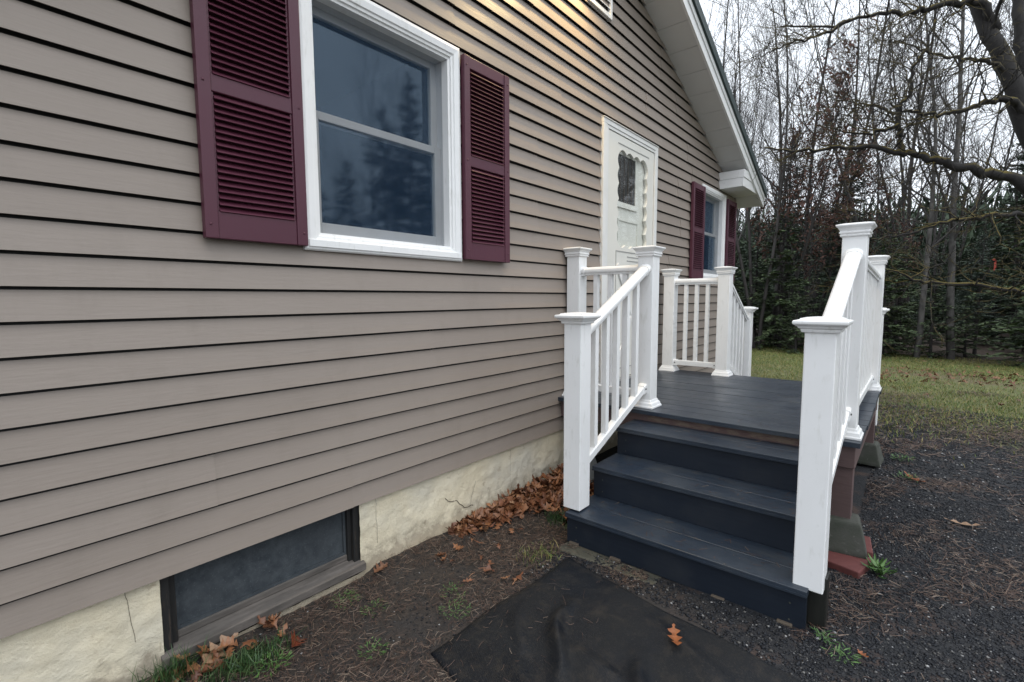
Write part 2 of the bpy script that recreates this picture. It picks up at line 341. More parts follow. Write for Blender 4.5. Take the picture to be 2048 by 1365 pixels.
def box_mesh(name, sx, sy, sz, mat, bev=0.0, seg=2):
    key = (name, round(sx, 4), round(sy, 4), round(sz, 4), mat, bev)
    if key in BOXC: return BOXC[key]
    bm = bmesh.new(); bmesh.ops.create_cube(bm, size=1.0)
    bmesh.ops.scale(bm, vec=(sx, sy, sz), verts=bm.verts)
    if bev: bmesh.ops.bevel(bm, geom=list(bm.edges), offset=bev, segments=seg, profile=0.5, affect='EDGES', clamp_overlap=True)
    me = bpy.data.meshes.new(name); bm.to_mesh(me); bm.free(); me.materials.append(MATS[mat]); BOXC[key] = me
    return me
def box(name, x0, x1, y0, y1, z0, z1, mat, parent=None, bev=0.0, seg=2):
    """box with its origin at its own centre"""
    me = box_mesh(name, abs(x1 - x0), abs(y1 - y0), abs(z1 - z0), mat, bev, seg)
    o = link_mesh(name, me, None, parent)
    o.location = ((x0 + x1) / 2, (y0 + y1) / 2, (z0 + z1) / 2)
    if parent is not None:
        o.location = Vector(o.location) - origin(parent)
    return o
def origin(p):
    v = Vector((0, 0, 0))
    while p is not None: v += Vector(p.location); p = p.parent
    return v
class MB:
    def __init__(s): s.V = []; s.F = []
    def poly(s, pts):
        i = len(s.V); s.V += [tuple(p) for p in pts]; s.F.append(tuple(range(i, i + len(pts))))
    def box(s, x0, x1, y0, y1, z0, z1):
        i = len(s.V)
        s.V += [(x, y, z) for z in (z0, z1) for y in (y0, y1) for x in (x0, x1)]
        s.F += [tuple(i + k for k in f) for f in ((0, 2, 3, 1), (4, 5, 7, 6), (0, 1, 5, 4), (2, 6, 7, 3), (0, 4, 6, 2), (1, 3, 7, 5))]
    def sweep(s, prof, p0, p1, side, up):
        """closed profile [(a,b)] swept p0->p1 ; a along side, b along up"""
        i = len(s.V); n = len(prof); side = Vector(side); up = Vector(up)
        for p in (p0, p1):
            for a, b in prof: s.V.append(tuple(Vector(p) + side * a + up * b))
        for k in range(n): s.F.append((i + k, i + (k + 1) % n, i + n + (k + 1) % n, i + n + k))
        s.F.append(tuple(i + k for k in reversed(range(n)))); s.F.append(tuple(i + n + k for k in range(n)))
    def sqlathe(s, cx, cy, prof, z0=0.0):
        """square section lathe: prof [(half, z)]"""
        i = len(s.V)
        for h, z in prof: s.V += [(cx - h, cy - h, z0 + z), (cx + h, cy - h, z0 + z), (cx + h, cy + h, z0 + z), (cx - h, cy + h, z0 + z)]
        for k in range(len(prof) - 1):
            a = i + 4 * k
            for q in range(4): s.F.append((a + q, a + (q + 1) % 4, a + 4 + (q + 1) % 4, a + 4 + q))
        s.F.append((i + 3, i + 2, i + 1, i)); a = i + 4 * (len(prof) - 1); s.F.append((a, a + 1, a + 2, a + 3))
    def build(s, name, mat, parent=None, smooth=False, bev=0.0):
        off = origin(parent) if parent is not None else Vector((0, 0, 0))
        V = [tuple(Vector(v) - off) for v in s.V]
        o = from_data(name, V, s.F, mat, parent, smooth)
        bm = bmesh.new(); bm.from_mesh(o.data); bmesh.ops.recalc_face_normals(bm, faces=bm.faces)
        if bev: bmesh.ops.bevel(bm, geom=list(bm.edges), offset=bev, segments=2, profile=0.5, affect='EDGES', clamp_overlap=True)
        bm.to_mesh(o.data); bm.free()
        return o

GZ = -0.36                                # ground level (siding starts at z = 0)
rnd = random.Random(7); nrng = np.random.default_rng(11)

# ------------------------------------------------------------------ ground
def ground_h(x, y):
    x = np.asarray(x, float); y = np.asarray(y, float)
    h = 0.012 * np.sin(2.1 * x + 0.7) * np.cos(1.7 * y - 0.4) + 0.006 * np.sin(5.3 * x - 2.2 * y) + 0.004 * np.sin(9.1 * y + 4.2 * x)
    h = h + 0.03 * np.exp(-((y + 0.02) / 0.12) ** 2) * ((x > 1.3) & (x < 3.0))
    far = np.clip((x - 7.5) / 6, 0, 1)
    h = h + far * 0.03 * np.sin(0.9 * x + 0.5 * y)
    return GZ + h
def grid_axis(pts):
    out = []
    for a, b, n in pts: out += list(np.linspace(a, b, n, endpoint=False))
    return np.array(out + [pts[-1][1]])
gx = grid_axis([(-400, -30, 6), (-30, -1, 12), (-1, 8, 120), (8, 16, 40), (16, 60, 16), (60, 500, 8)])
gy = grid_axis([(-400, -30, 6), (-30, -6, 12), (-6, 1, 100), (1, 12, 24), (12, 60, 12), (60, 400, 6)])
GX, GY = np.meshgrid(gx, gy, indexing='ij')
GV = np.stack([GX, GY, ground_h(GX, GY)], -1).reshape(-1, 3)
ny = len(gy); ii, jj = np.meshgrid(np.arange(len(gx) - 1), np.arange(ny - 1), indexing='ij')
q = (ii * ny + jj).ravel(); GF = np.stack([q, q + ny, q + ny + 1, q + 1], -1)
tag(from_arrays('ground', GV, GF, 'ground', smooth=True), kind='structure')

# ------------------------------------------------------------------ the house
house = tag(empty('house', (3.43, 0, GZ)), 'grey clapboard house with burgundy shutters, white gable trim and cream foundation', 'house')
XL, XR, PKX = -0.32, 7.17, 3.43
SL = 0.429
def rake(x): return 3.586 - SL * (abs(x - PKX) + PKX - 4.185)
WINS = [(1.06, 1.885, 1.215, 2.28), (5.87, 6.66, 1.225, 2.25)]     # wall openings x0 x1 z0 z1
DOOR = (3.53, 4.50, 0.20, 2.36)
BWIN = (0.45, 1.25, -0.335, 0.03)
OPEN = WINS + [DOOR]
S = 0.1016

def subtract(x0, x1, z0, z1, opens):
    xs = sorted({x0, x1} | {v for o in opens for v in o[:2] if x0 < v < x1})
    out = []
    for a, b in zip(xs, xs[1:]):
        segs = [(z0, z1)]
        for o in opens:
            if o[0] < b - 1e-6 and o[1] > a + 1e-6:
                ns = []
                for u, v in segs:
                    if o[3] <= u or o[2] >= v: ns.append((u, v)); continue
                    if o[2] > u: ns.append((u, o[2]))
                    if o[3] < v: ns.append((o[3], v))
                segs = ns
        out += [(a, b, u, v) for u, v in segs if v - u > 1e-5]
    return out
def clip_gable(poly):
    for sgn in (1, -1):
        f = lambda p: (3.586 - SL * (sgn * (p[0] - PKX) + PKX - 4.185)) - p[1]
        out = []
        for i in range(len(poly)):
            a, b = poly[i - 1], poly[i]; fa, fb = f(a), f(b)
            if (fa >= 0) != (fb >= 0):
                t = fa / (fa - fb); out.append((a[0] + t * (b[0] - a[0]), a[1] + t * (b[1] - a[1])))
            if fb >= 0: out.append(b)
        poly = out
        if len(poly) < 3: return []
    return poly

# sheathing behind the boards (also foundation-to-rake wall body)
wall = MB()
for x0, x1, z0, z1 in subtract(XL, XR, -0.0, 4.2, OPEN):
    p = clip_gable([(x0, z0), (x1, z0), (x1, z1), (x0, z1)])
    if p:
        wall.poly([(x, 0.004, z) for x, z in p]); wall.poly([(x, 0.14, z) for x, z in reversed(p)])
for o in OPEN:                          # reveals of the openings
    x0, x1, z0, z1 = o
    wall.poly([(x0, 0.004, z0), (x0, 0.14, z0), (x0, 0.14, z1), (x0, 0.004, z1)]); wall.poly([(x1, 0.004, z0), (x1, 0.004, z1), (x1, 0.14, z1), (x1, 0.14, z0)])
    wall.poly([(x0, 0.004, z1), (x0, 0.14, z1), (x1, 0.14, z1), (x1, 0.004, z1)]); wall.poly([(x0, 0.004, z0), (x1, 0.004, z0), (x1, 0.14, z0), (x0, 0.14, z0)])
for x in (XL + 0.004, XR - 0.004):
    wall.poly([(x, 0.004, 0), (x, 8.5, 0), (x, 8.5, rake(x)), (x, 0.004, rake(x))])
wall.poly([(XL, 8.5, 0), (XR, 8.5, 0), (XR, 8.5, rake(XR)), (PKX, 8.5, rake(PKX)), (XL, 8.5, rake(XL))])
wall_o = wall.build('wall', 'underlay', house)

BUT = 0.0245
def lap_y(t, off): return -(0.008 + (BUT - 0.008) * (1 - t)) + off
JOINTS = {0: [1.205, 4.9], 1: [0.638, 4.3], 2: [2.435, 6.1], 3: [1.727, 5.4], 4: [4.0], 5: [4.1], 6: [1.2, 4.9], 7: [2.66, 6.3], 8: [0.7, 5.2], 9: [2.655, 6.0], 10: [1.4, 5.1], 11: [2.93, 5.5], 12: [1.905, 5.35], 13: [0.6, 4.3], 14: [2.6, 5.0], 15: [1.7, 4.6]}
def panel(row, aa, bb, off, rects):
    m = MB()
    for c, (x0, x1, u, v) in rects:
        z0 = (row * 2 + c) * S
        vt_ = min(v, z0 + 0.90 * S)
        if vt_ <= u: continue
        p = clip_gable([(x0, u), (x1, u), (x1, vt_), (x0, vt_)])
        if not p: continue
        m.poly([(x, lap_y((z - z0) / S, off), z) for x, z in p])
        if vt_ < v:                                   # top edge of the lap, hidden under the next course
            xt = sorted(x for x, z in p if abs(z - vt_) < 1e-6)
            if len(xt) >= 2: yt = lap_y(0.90, off); m.poly([(xt[0], yt, vt_), (xt[-1], yt, vt_), (xt[-1], yt + 0.002, vt_ - 0.001), (xt[0], yt + 0.002, vt_ - 0.001)]); m.poly([(xt[0], yt + 0.002, vt_ - 0.001), (xt[-1], yt + 0.002, vt_ - 0.001), (xt[-1], 0.0035, vt_ - 0.022), (xt[0], 0.0035, vt_ - 0.022)])
        if u == z0:                                   # thin lip, open hollow behind it
            xs_ = sorted(x for x, z in p if abs(z - u) < 1e-6)
            if len(xs_) >= 2:
                xa, xb = xs_[0], xs_[-1]; y0 = lap_y(0, off); yi = y0 + 0.0022
                m.poly([(xa, y0, z0), (xa, yi, z0 - 0.0006), (xb, yi, z0 - 0.0006), (xb, y0, z0)])
                m.poly([(xa, yi, z0 - 0.0006), (xa, lap_y(0.4, off) + 0.0022, z0 + 0.4 * S), (xb, lap_y(0.4, off) + 0.0022, z0 + 0.4 * S), (xb, yi, z0 - 0.0006)])
    for xe in (aa, bb):                               # visible end of the panel
        for c in (0, 1):
            z0, z1 = (row * 2 + c) * S, (row * 2 + c + 1) * S
            if z1 < rake(xe) and not any(o[0] - .001 <= xe <= o[1] + .001 and o[2] < z1 and o[3] > z0 for o in OPEN):
                m.poly([(xe, lap_y(0, off), z0), (xe, 0.003, z0), (xe, 0.003, z1), (xe, lap_y(1, off), z1)])
    if m.F: m.build('siding_panel', 'siding', wall_o)
for row in range(0, 20):
    js = [XL] + JOINTS.get(row, [2.2, 4.6]) + [XR - 0.02]
    for pi, (a, b) in enumerate(zip(js, js[1:])):
        off = 0.0 if pi % 2 == 0 else 0.0032
        aa = a - (0.02 if pi % 2 else 0.0); bb = b
        rects = [(c, r_) for c in (0, 1) for r_ in subtract(aa, bb, (row * 2 + c) * S, (row * 2 + c + 1) * S, OPEN)]
        spans = []                                            # runs of board not interrupted by an opening
        for x0, x1 in sorted((r_[0], r_[1]) for c, r_ in rects):
            if spans and x0 <= spans[-1][1] + 1e-6: spans[-1][1] = max(spans[-1][1], x1)
            else: spans.append([x0, x1])
        for sa, sb in spans: panel(row, sa, sb, off, [(c, r_) for c, r_ in rects if r_[0] >= sa - 1e-6 and r_[1] <= sb + 1e-6])
# right-hand side wall boards and corner posts
m = MB()
for k in range(0, 24):
    z0 = k * S
    for x, sg in ((XR, 1), (XL, -1)):
        m.poly([(x + sg * BUT, 0.02, z0), (x + sg * BUT, 8.5, z0), (x + sg * 0.003, 8.5, z0 + S), (x + sg * 0.003, 0.02, z0 + S)])
        m.poly([(x + sg * BUT, 0.02, z0), (x, 0.02, z0), (x, 8.5, z0), (x + sg * BUT, 8.5, z0)])
m.build('side_siding', 'siding', wall_o)
for x in (XR, XL): box('corner_post', x - 0.03, x + 0.024, -0.024, 0.03, 0.0, 2.40, 'siding', wall_o, 0.004)

# foundation: rough parged concrete, real relief
fx = np.concatenate([np.arange(XL, 3.2, 0.016), np.arange(3.2, XR + 0.01, 0.08)]); fz = np.linspace(-0.62, 0.02, 40)
rs = np.random.default_rng(3)
def vnoise(X, Z, sc, seed):
    g = np.random.default_rng(seed).random((220, 60)); u = (X * sc) % 219; v = (Z * sc + 20) % 59
    i = np.floor(u).astype(int); j = np.floor(v).astype(int); a = u - i; b = v - j
    a = a * a * (3 - 2 * a); b = b * b * (3 - 2 * b)
    return (g[i, j] * (1 - a) + g[i + 1, j] * a) * (1 - b) + (g[i, j + 1] * (1 - a) + g[i + 1, j + 1] * a) * b
FXm, FZm = np.meshgrid(fx, fz, indexing='ij')
fy = 0.012 - 0.006 * vnoise(FXm, FZm, 9, 1) - 0.006 * vnoise(FXm, FZm, 24, 2) - 0.006 * vnoise(FXm, FZm, 55, 5)
fy -= 0.035 * np.clip((-0.27 - FZm) / 0.10, 0, 1) * (0.5 + vnoise(FXm, FZm, 5, 9)) * (FXm > 1.27) * (FXm < 3.1)      # parge coat bulges out at the foot
fy -= 0.02 * np.clip((-0.27 - FZm) / 0.10, 0, 1) * (FXm <= 1.27)
inw = (FXm > BWIN[0]) & (FXm < BWIN[1]) & (FZm > BWIN[2])
FV = np.stack([FXm - 3.43, fy, FZm - GZ], -1).reshape(-1, 3)
nz = len(fz); ii, jj = np.meshgrid(np.arange(len(fx) - 1), np.arange(nz - 1), indexing='ij')
cxm = (fx[:-1] + fx[1:])[:, None] / 2 + 0 * jj; czm = (fz[:-1] + fz[1:])[None, :] / 2 + 0 * ii
keep = ~((cxm > BWIN[0]) & (cxm < BWIN[1]) & (czm > BWIN[2]))
q = (ii * nz + jj)[keep].ravel()
found = from_arrays('foundation', FV, np.stack([q, q + nz, q + nz + 1, q + 1], -1), 'stucco', house, smooth=True)
m = MB()                                # sides and reveals of the basement opening
x0, x1, z0, z1 = BWIN
m.poly([(x0 - .012, 0.004, z0), (x0 - .012, 0.2, z0), (x0 - .012, 0.2, z1), (x0 - .012, 0.004, z1)]); m.poly([(x1 + .012, 0.004, z0), (x1 + .012, 0.004, z1), (x1 + .012, 0.2, z1), (x1 + .012, 0.2, z0)])
m.poly([(x0 - .012, 0.0, z0 + .002), (x1 + .012, 0.0, z0 + .002), (x1 + .012, 0.2, z0 + .002), (x0 - .012, 0.2, z0 + .002)])
for x in (XR, XL): m.poly([(x, 0.0, -0.62), (x, 8.5, -0.62), (x, 8.5, 0), (x, 0.0, 0)])
m.build('foundation_return', 'stucco', found)
def crack(pts, w, name='crack'):
    m = MB()
    for (xa, za), (xb, zb) in zip(pts, pts[1:]):
        d = Vector((xb - xa, 0, zb - za)).normalized(); nrm = Vector((-d.z, 0, d.x)) * w
        def yy(x, z): return float(0.012 - 0.006 * vnoise(np.array([x]), np.array([z]), 9, 1)[0] - 0.006 * vnoise(np.array([x]), np.array([z]), 24, 2)[0] - 0.006 * vnoise(np.array([x]), np.array([z]), 55, 5)[0]) - 0.003
        A = Vector((xa, yy(xa, za), za)); B = Vector((xb, yy(xb, zb), zb))
        m.poly([A - nrm, B - nrm, B + nrm, A + nrm])
    return m.build(name, 'crack', found)
def zig(a, b, n, j, seed):
    r = random.Random(seed); return [(a[0] + (b[0] - a[0]) * i / n + r.uniform(-j, j) * (0 < i < n), a[1] + (b[1] - a[1]) * i / n + r.uniform(-j, j) * (0 < i < n)) for i in range(n + 1)]
crack(zig((1.34, -0.01), (1.345, -0.24), 9, 0.002, 1), 0.0007); crack(zig((0.35, 0.0), (0.368, -0.2), 9, 0.002, 2), 0.0008)
crack(zig((2.38, -0.02), (2.37, -0.26), 8, 0.002, 3), 0.0007); crack(zig((1.80, -0.16), (1.98, -0.27), 7, 0.012, 4), 0.0022); crack(zig((1.98, -0.27), (2.06, -0.285), 5, 0.007, 5), 0.0028); crack(zig((1.99, -0.27), (2.05, -0.13), 5, 0.005, 6), 0.0009)

# ---- windows -------------------------------------------------------
def casing(m, x0, x1, z0, z1, prof, yb=0.0):
    """mitred frame round an opening: prof [(out, y)] out = distance outwards from opening edge"""
    P = []
    for o, y in prof: P.append([(x0 - o, y, z0 - o), (x1 + o, y, z0 - o), (x1 + o, y, z1 + o), (x0 - o, y, z1 + o)])
    for a, b in zip(P, P[1:]):
        for k in range(4): m.poly([a[k], a[(k + 1) % 4], b[(k + 1) % 4], b[k]])
def frame_rect(m, x0, x1, z0, z1, w, y0, y1, wb=None, wt=None):
    wb = w if wb is None else wb; wt = w if wt is None else wt
    m.box(x0, x0 + w, y0, y1, z0, z1); m.box(x1 - w, x1, y0, y1, z0, z1)
    m.box(x0 + w, x1 - w, y0, y1, z0, z0 + wb); m.box(x0 + w, x1 - w, y0, y1, z1 - wt, z1)
def make_window(x0, x1, z0, z1, label):
    w = empty('window', ((x0 + x1) / 2 - 3.43, 0, z0 - GZ), house); w['label'] = label
    # casing: stepped vinyl trim, proud of the siding; (gx0.. = daylight opening)
    gx0, gx1, gz0, gz1 = x0 + 0.035, x1 - 0.035, z0 + 0.045, z1 - 0.035
    m = MB(); casing(m, gx0, gx1, gz0, gz1, [(0.0, 0.10), (0.0, -0.016), (0.012, -0.018), (0.014, -0.027), (0.026, -0.029), (0.030, -0.036), (0.058, -0.040), (0.072, -0.036), (0.078, -0.030), (0.078, 0.004)])
    m.build('frame', 'white_vinyl', w)
    m = MB(); m.box(x0 - 0.03, x1 + 0.03, -0.043, -0.0362, z0 - 0.018, z0 + 0.012); m.build('sill', 'white_vinyl', w, bev=0.002)
    zm = gz0 + (gz1 - gz0) * 0.525
    m = MB(); frame_rect(m, gx0, gx1, zm - 0.018, gz1, 0.040, 0.076, 0.102, 0.032, 0.035); m.build('upper_sash', 'white_paint', w, bev=0.002)
    m = MB(); frame_rect(m, gx0, gx1, gz0, zm + 0.018, 0.045, 0.046, 0.074, 0.055, 0.036); m.build('lower_sash', 'white_paint', w, bev=0.002)
    m = MB(); m.poly([(gx0 + .03, 0.090, zm), (gx1 - .03, 0.090, zm), (gx1 - .03, 0.090, gz1 - .02), (gx0 + .03, 0.090, gz1 - .02)]); m.build('glass_pane', 'glass', w)
    m = MB(); m.poly([(gx0 + .03, 0.060, gz0 + .03), (gx1 - .03, 0.060, gz0 + .03), (gx1 - .03, 0.060, zm), (gx0 + .03, 0.060, zm)]); m.build('glass_pane', 'glass', w)
    m = MB(); m.poly([(gx0 - .001, 0.030, gz0 - .001), (gx1 + .001, 0.030, gz0 - .001), (gx1 + .001, 0.030, gz1 + .001), (gx0 - .001, 0.030, gz1 + .001)]); m.build('insect_screen', 'insect_screen', w)
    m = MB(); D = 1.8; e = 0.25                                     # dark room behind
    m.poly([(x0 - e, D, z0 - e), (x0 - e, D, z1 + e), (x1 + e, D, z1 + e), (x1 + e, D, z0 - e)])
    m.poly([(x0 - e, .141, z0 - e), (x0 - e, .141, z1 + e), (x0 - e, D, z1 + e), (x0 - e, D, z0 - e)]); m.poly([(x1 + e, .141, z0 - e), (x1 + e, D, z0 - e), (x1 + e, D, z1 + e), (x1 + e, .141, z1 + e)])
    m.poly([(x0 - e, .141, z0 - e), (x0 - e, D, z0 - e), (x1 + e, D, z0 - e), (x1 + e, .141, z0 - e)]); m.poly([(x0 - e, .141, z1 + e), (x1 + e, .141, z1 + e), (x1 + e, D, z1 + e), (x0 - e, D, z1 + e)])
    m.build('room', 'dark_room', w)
    return w
make_window(*WINS[0], 'wide double-hung window with grey insect screen and stepped white trim')
make_window(*WINS[1], 'double-hung window near the house corner behind the porch')

def make_shutter(x0, x1, z0, z1):
    s = empty('shutter', ((x0 + x1) / 2 - 3.43, 0, z0 - GZ), house)
    yb, yf = -0.0265, -0.058; st = 0.044
    zb, zt, zm0, zm1 = z0 + 0.098, z1 - 0.062, z0 + 0.515, z0 + 0.575
    for a, b in ((x0, x0 + st), (x1 - st, x1)): box('stile', a, b, yf, yb, z0, z1, 'burgundy', s, 0.003)
    for a, b in ((z0, zb), (zm0, zm1), (zt, z1)): box('rail', x0 + st, x1 - st, yf + 0.004, yb, a, b, 'burgundy', s, 0.003)
    box('backing', x0 + st - .002, x1 - st + .002, yb - 0.006, yb - 0.001, z0 + .01, z1 - .01, 'burgundy', s)
    for a, b in ((x0 + st, x0 + st + 0.008), (x1 - st - 0.008, x1 - st)):
        for u, v in ((zb, zm0), (zm1, zt)): box('bead', a, b, yf + 0.008, yb - .006, u, v, 'burgundy', s, 0.002)
    pitch = 0.0232
    lw = x1 - x0 - 2 * st - 0.016
    key = ('louver', round(lw, 3))
    if key not in BOXC:
        mm = MB(); prof = [(-0.0245, -0.0120), (-0.0215, -0.0135), (0.002, 0.006), (0.002, 0.0085), (-0.0035, 0.0085)]
        i = 0
        mm.sweep([(a, b) for a, b in prof], (-lw / 2, 0, 0), (lw / 2, 0, 0), (0, 1, 0), (0, 0, 1))
        me = bpy.data.meshes.new('louver'); me.from_pydata(mm.V, [], mm.F); me.materials.append(MATS['burgundy'])
        bm = bmesh.new(); bm.from_mesh(me); bmesh.ops.recalc_face_normals(bm, faces=bm.faces); bm.to_mesh(me); bm.free()
        BOXC[key] = me
    for u, v in ((zb, zm0), (zm1, zt)):
        n = int(round((v - u) / pitch)); p = (v - u) / n
        for k in range(n):
            o = link_mesh('louver', BOXC[key], None, s); o.location = (0, yb - 0.008, u + (k + 0.5) * p - z0)
    for zz in (z0 + 0.05, (zm0 + zm1) / 2, z1 - 0.05):
        for xx in (x0 + st * 0.4, x1 - st * 0.4):
            mm = MB(); mm.sqlathe(xx, 0, [(0.0045, 0), (0.0045, 0.001), (0.002, 0.003)]); 
            mm.V = [(x, yf - (z), zz + y) for x, y, z in mm.V]; mm.build('screw', 'burgundy', s)
    return s
make_shutter(0.640, 1.018, 1.195, 2.295)['label'] = 'louvered burgundy shutter beside the wide window, away from the porch'
make_shutter(1.936, 2.314, 1.195, 2.295)['label'] = 'louvered burgundy shutter between the wide window and the porch'
make_shutter(5.46, 5.84, 1.195, 2.25)['label'] = 'louvered burgundy shutter behind the porch railing'
make_shutter(6.72, 7.10, 1.195, 2.25)['label'] = 'louvered burgundy shutter at the house corner'

# ---- basement window ----------------------------------------------
bw = empty('basement_window', (0.85 - 3.43, 0, BWIN[2] - GZ), house); bw['label'] = 'low basement window with dusty pane and weathered grey wood frame'
x0, x1, z0, z1 = BWIN
m = MB(); m.box(x0 - .012, x0 + .028, 0.010, 0.12, z0 + .03, 0.06); m.box(x0 + .028, x0 + .050, 0.030, 0.12, z0 + .04, 0.06); m.build('jamb', 'dark_jamb', bw, bev=0.003)
m = MB(); m.box(x1 - .030, x1 + .012, 0.012, 0.12, z0 + .03, 0.06); m.box(x1 - .050, x1 - .030, 0.030, 0.12, z0 + .04, 0.06); m.build('jamb', 'dark_jamb', bw, bev=0.003)
m = MB(); m.V = []; m.sweep([(-0.022, -0.004), (-0.020, 0.030), (0.06, 0.052), (0.10, 0.052), (0.10, -0.004)], (x0 - .014, 0.0, z0 + .006), (x1 + .014, 0.0, z0 + .006), (0, 1, 0), (0, 0, 1)); m.build('sill', 'weathered_wood', bw, bev=0.003)
m = MB(); m.box(x0 + .050, x1 - .050, 0.040, 0.075, z0 + .055, z0 + .082); m.build('bottom_rail', 'weathered_wood', bw, bev=0.003)
m = MB(); m.poly([(x0 + .05, 0.058, z0 + .06), (x1 - .05, 0.058, z0 + .06), (x1 - .05, 0.058, 0.06), (x0 + .05, 0.058, 0.06)]); m.build('glass_pane', 'dusty_glass', bw)
m = MB(); frame_rect(m, x0 + .050, x1 - .050, z0 + .082, 0.06, 0.012, 0.048, 0.057); m.build('screen_frame', 'dusty_glass', bw)

# ---- door -----------------------------------------------------------
door = empty('door', (4.015 - 3.43, 0, 0.25 - GZ), house); door['label'] = 'white storm door with scalloped glass over a cream entry door'
dx0, dx1, dz0, dz1 = 3.53, 4.50, 0.27, 2.36
m = MB()
for a, b in ((3.495, 3.56), (4.475, 4.54)): m.box(a, b, -0.036, 0.10, 0.25, 2.36)
m.box(3.495, 4.54, -0.036, 0.10, 2.3603, 2.398); m.box(3.493, 4.542, -0.044, 0.0, 2.3983, 2.406); m.box(3.56, 4.475, -0.03, 0.1, 2.335, 2.3602)
m.build('frame', 'white_paint', door, bev=0.003)
m = MB(); m.box(3.5603, 3.586, -0.031, -0.012, 0.27, 2.333); m.build('hinge_strip', 'white_paint', door, bev=0.002)
m = MB(); m.box(3.5865, 3.594, -0.022, -0.012, 0.27, 2.333); m.build('hinge_gap', 'hinge_dark', door)
m = MB(); m.box(3.55, 4.48, -0.05, 0.10, 0.2505, 0.275); m.build('threshold', 'metal_grey', door)
# storm door leaf with scalloped opening
lx0, lx1, lz0, lz1 = 3.595, 4.47, 0.28, 2.33
ox0, ox1, oz0, oz1 = 3.765, 4.335, 1.415, 2.215
def scallop(x0, x1, z0, z1, nx, nz_, d):
    pts = []
    def edge(a, b, n, out):
        for i in range(n):
            for k in range(6):
                t = (i + k / 6) / n; bul = math.sin(math.pi * k / 6) * d
                pts.append((a[0] + (b[0] - a[0]) * t + out[0] * bul, a[1] + (b[1] - a[1]) * t + out[1] * bul))
    edge((x0, z0), (x1, z0), nx, (0, -1)); edge((x1, z0), (x1, z1), nz_, (1, 0)); edge((x1, z1), (x0, z1), nx, (0, 1)); edge((x0, z1), (x0, z0), nz_, (-1, 0))
    return pts
sc = scallop(ox0 + .02, ox1 - .02, oz0 + .02, oz1 - .02, 4, 6, 0.028)
def plate_with_hole(m, outer, hole, y0, y1):
    """outer rectangle, star-shaped hole; radial quads"""
    cx_ = (outer[0] + outer[1]) / 2; cz_ = (oz0 + oz1) / 2
    O = []
    for x, z in hole:
        dx, dz = x - cx_, z - cz_
        tx = ((outer[1] if dx > 0 else outer[0]) - cx_) / dx if abs(dx) > 1e-6 else 1e9; tz = ((outer[3] if dz > 0 else outer[2]) - cz_) / dz if abs(dz) > 1e-6 else 1e9
        t = min(tx, tz); O.append((cx_ + dx * t, cz_ + dz * t))
    n = len(hole)
    for i in range(n):
        j = (i + 1) % n
        a, b, c, d = hole[i], hole[j], O[j], O[i]
        q = [a, b, c, d]
        if abs(c[0] - d[0]) > 1e-6 and abs(c[1] - d[1]) > 1e-6:      # corner between
            q = [a, b, c, (outer[0] if min(c[0], d[0]) < cx_ else outer[1], outer[2] if min(c[1], d[1]) < cz_ else outer[3]), d]
        m.poly([(x, y0, z) for x, z in q])
        m.poly([(a[0], y0, a[1]), (a[0], y1, a[1]), (b[0], y1, b[1]), (b[0], y0, b[1])])
m = MB(); plate_with_hole(m, (lx0, lx1, 1.39, lz1), sc, -0.024, 0.008)
m.box(lx0, lx1, -0.024, 0.006, lz0, 1.3898)
storm = m.build('storm_leaf', 'door_cream', door)
for z, a, b in ((1.375, 3.74, 4.37), (1.335, 3.95, 4.17), (1.30, 3.95, 4.17), (2.265, 3.76, 4.36), (0.36, 3.74, 4.37)):
    m = MB(); m.box(a, b, -0.0275, -0.0242, z - .004, z + .004); m.build('moulding', 'metal_grey', door)
for a, b in ((3.74, 3.748), (4.362, 4.37)):
    m = MB(); m.box(a, b, -0.0275, -0.0242, .3645, 1.3705); m.build('moulding', 'metal_grey', door)
m = MB()
for p0, p1 in (((3.76, 0, 0.38), (4.35, 0, 1.26)), ((4.35, 0, 0.38), (3.76, 0, 1.26))):
    d = (Vector(p1) - Vector(p0)).normalized(); m.sweep([(-.024, -.027), (.024, -.027), (.02, -.036), (-.02, -.036)], p0, p1, (-d.z, 0, d.x), (0, 1, 0))
m.V = [(x, y + (-0.001 if i >= len(m.V) // 2 else 0), z) for i, (x, y, z) in enumerate(m.V)]
m.build('crossbuck', 'white_paint', door)
m = MB(); m.poly([(ox0 - .01, -0.010, oz0 - .01), (ox1 + .01, -0.010, oz0 - .01), (ox1 + .01, -0.010, oz1 + .01), (ox0 - .01, -0.010, oz1 + .01)]); m.build('glass_pane', 'door_glass', door)
m = MB(); m.box(4.395, 4.425, -0.075, -0.05, 1.14, 1.16); m.box(4.395, 4.425, -0.05, -0.0242, 1.125, 1.135); m.box(4.395, 4.425, -0.05, -0.0242, 1.165, 1.175); m.box(4.40, 4.42, -0.075, -0.05, 1.09, 1.2); m.build('handle', 'metal_grey', door, bev=0.003)
# inner entry door
m = MB(); m.box(3.60, 4.46, 0.0125, 0.055, 0.28, 2.33); inner = m.build('entry_door', 'interior_door', door)
m = MB(); m.box(3.72, 4.15, 0.0095, 0.0123, 1.80, 2.20); m.build('entry_glass', 'hinge_dark', door)
m = MB(); frame_rect(m, 3.70, 4.17, 1.78, 2.22, 0.022, 0.003, 0.0121)
m.box(3.68, 4.19, -0.002, 0.0120, 1.755, 1.7795); m.build('entry_window_frame', 'interior_door', door)
for i in range(1, 6):
    xx = 3.72 + i * 0.072; m = MB(); m.box(xx - .002, xx + .002, 0.004, 0.0093, 1.803, 2.197); m.build('muntin', 'weathered_wood', door)
m = MB(); frame_rect(m, 3.83, 4.22, 1.36, 1.66, 0.016, 0.004, 0.0121); m.build('entry_panel', 'interior_door', door)

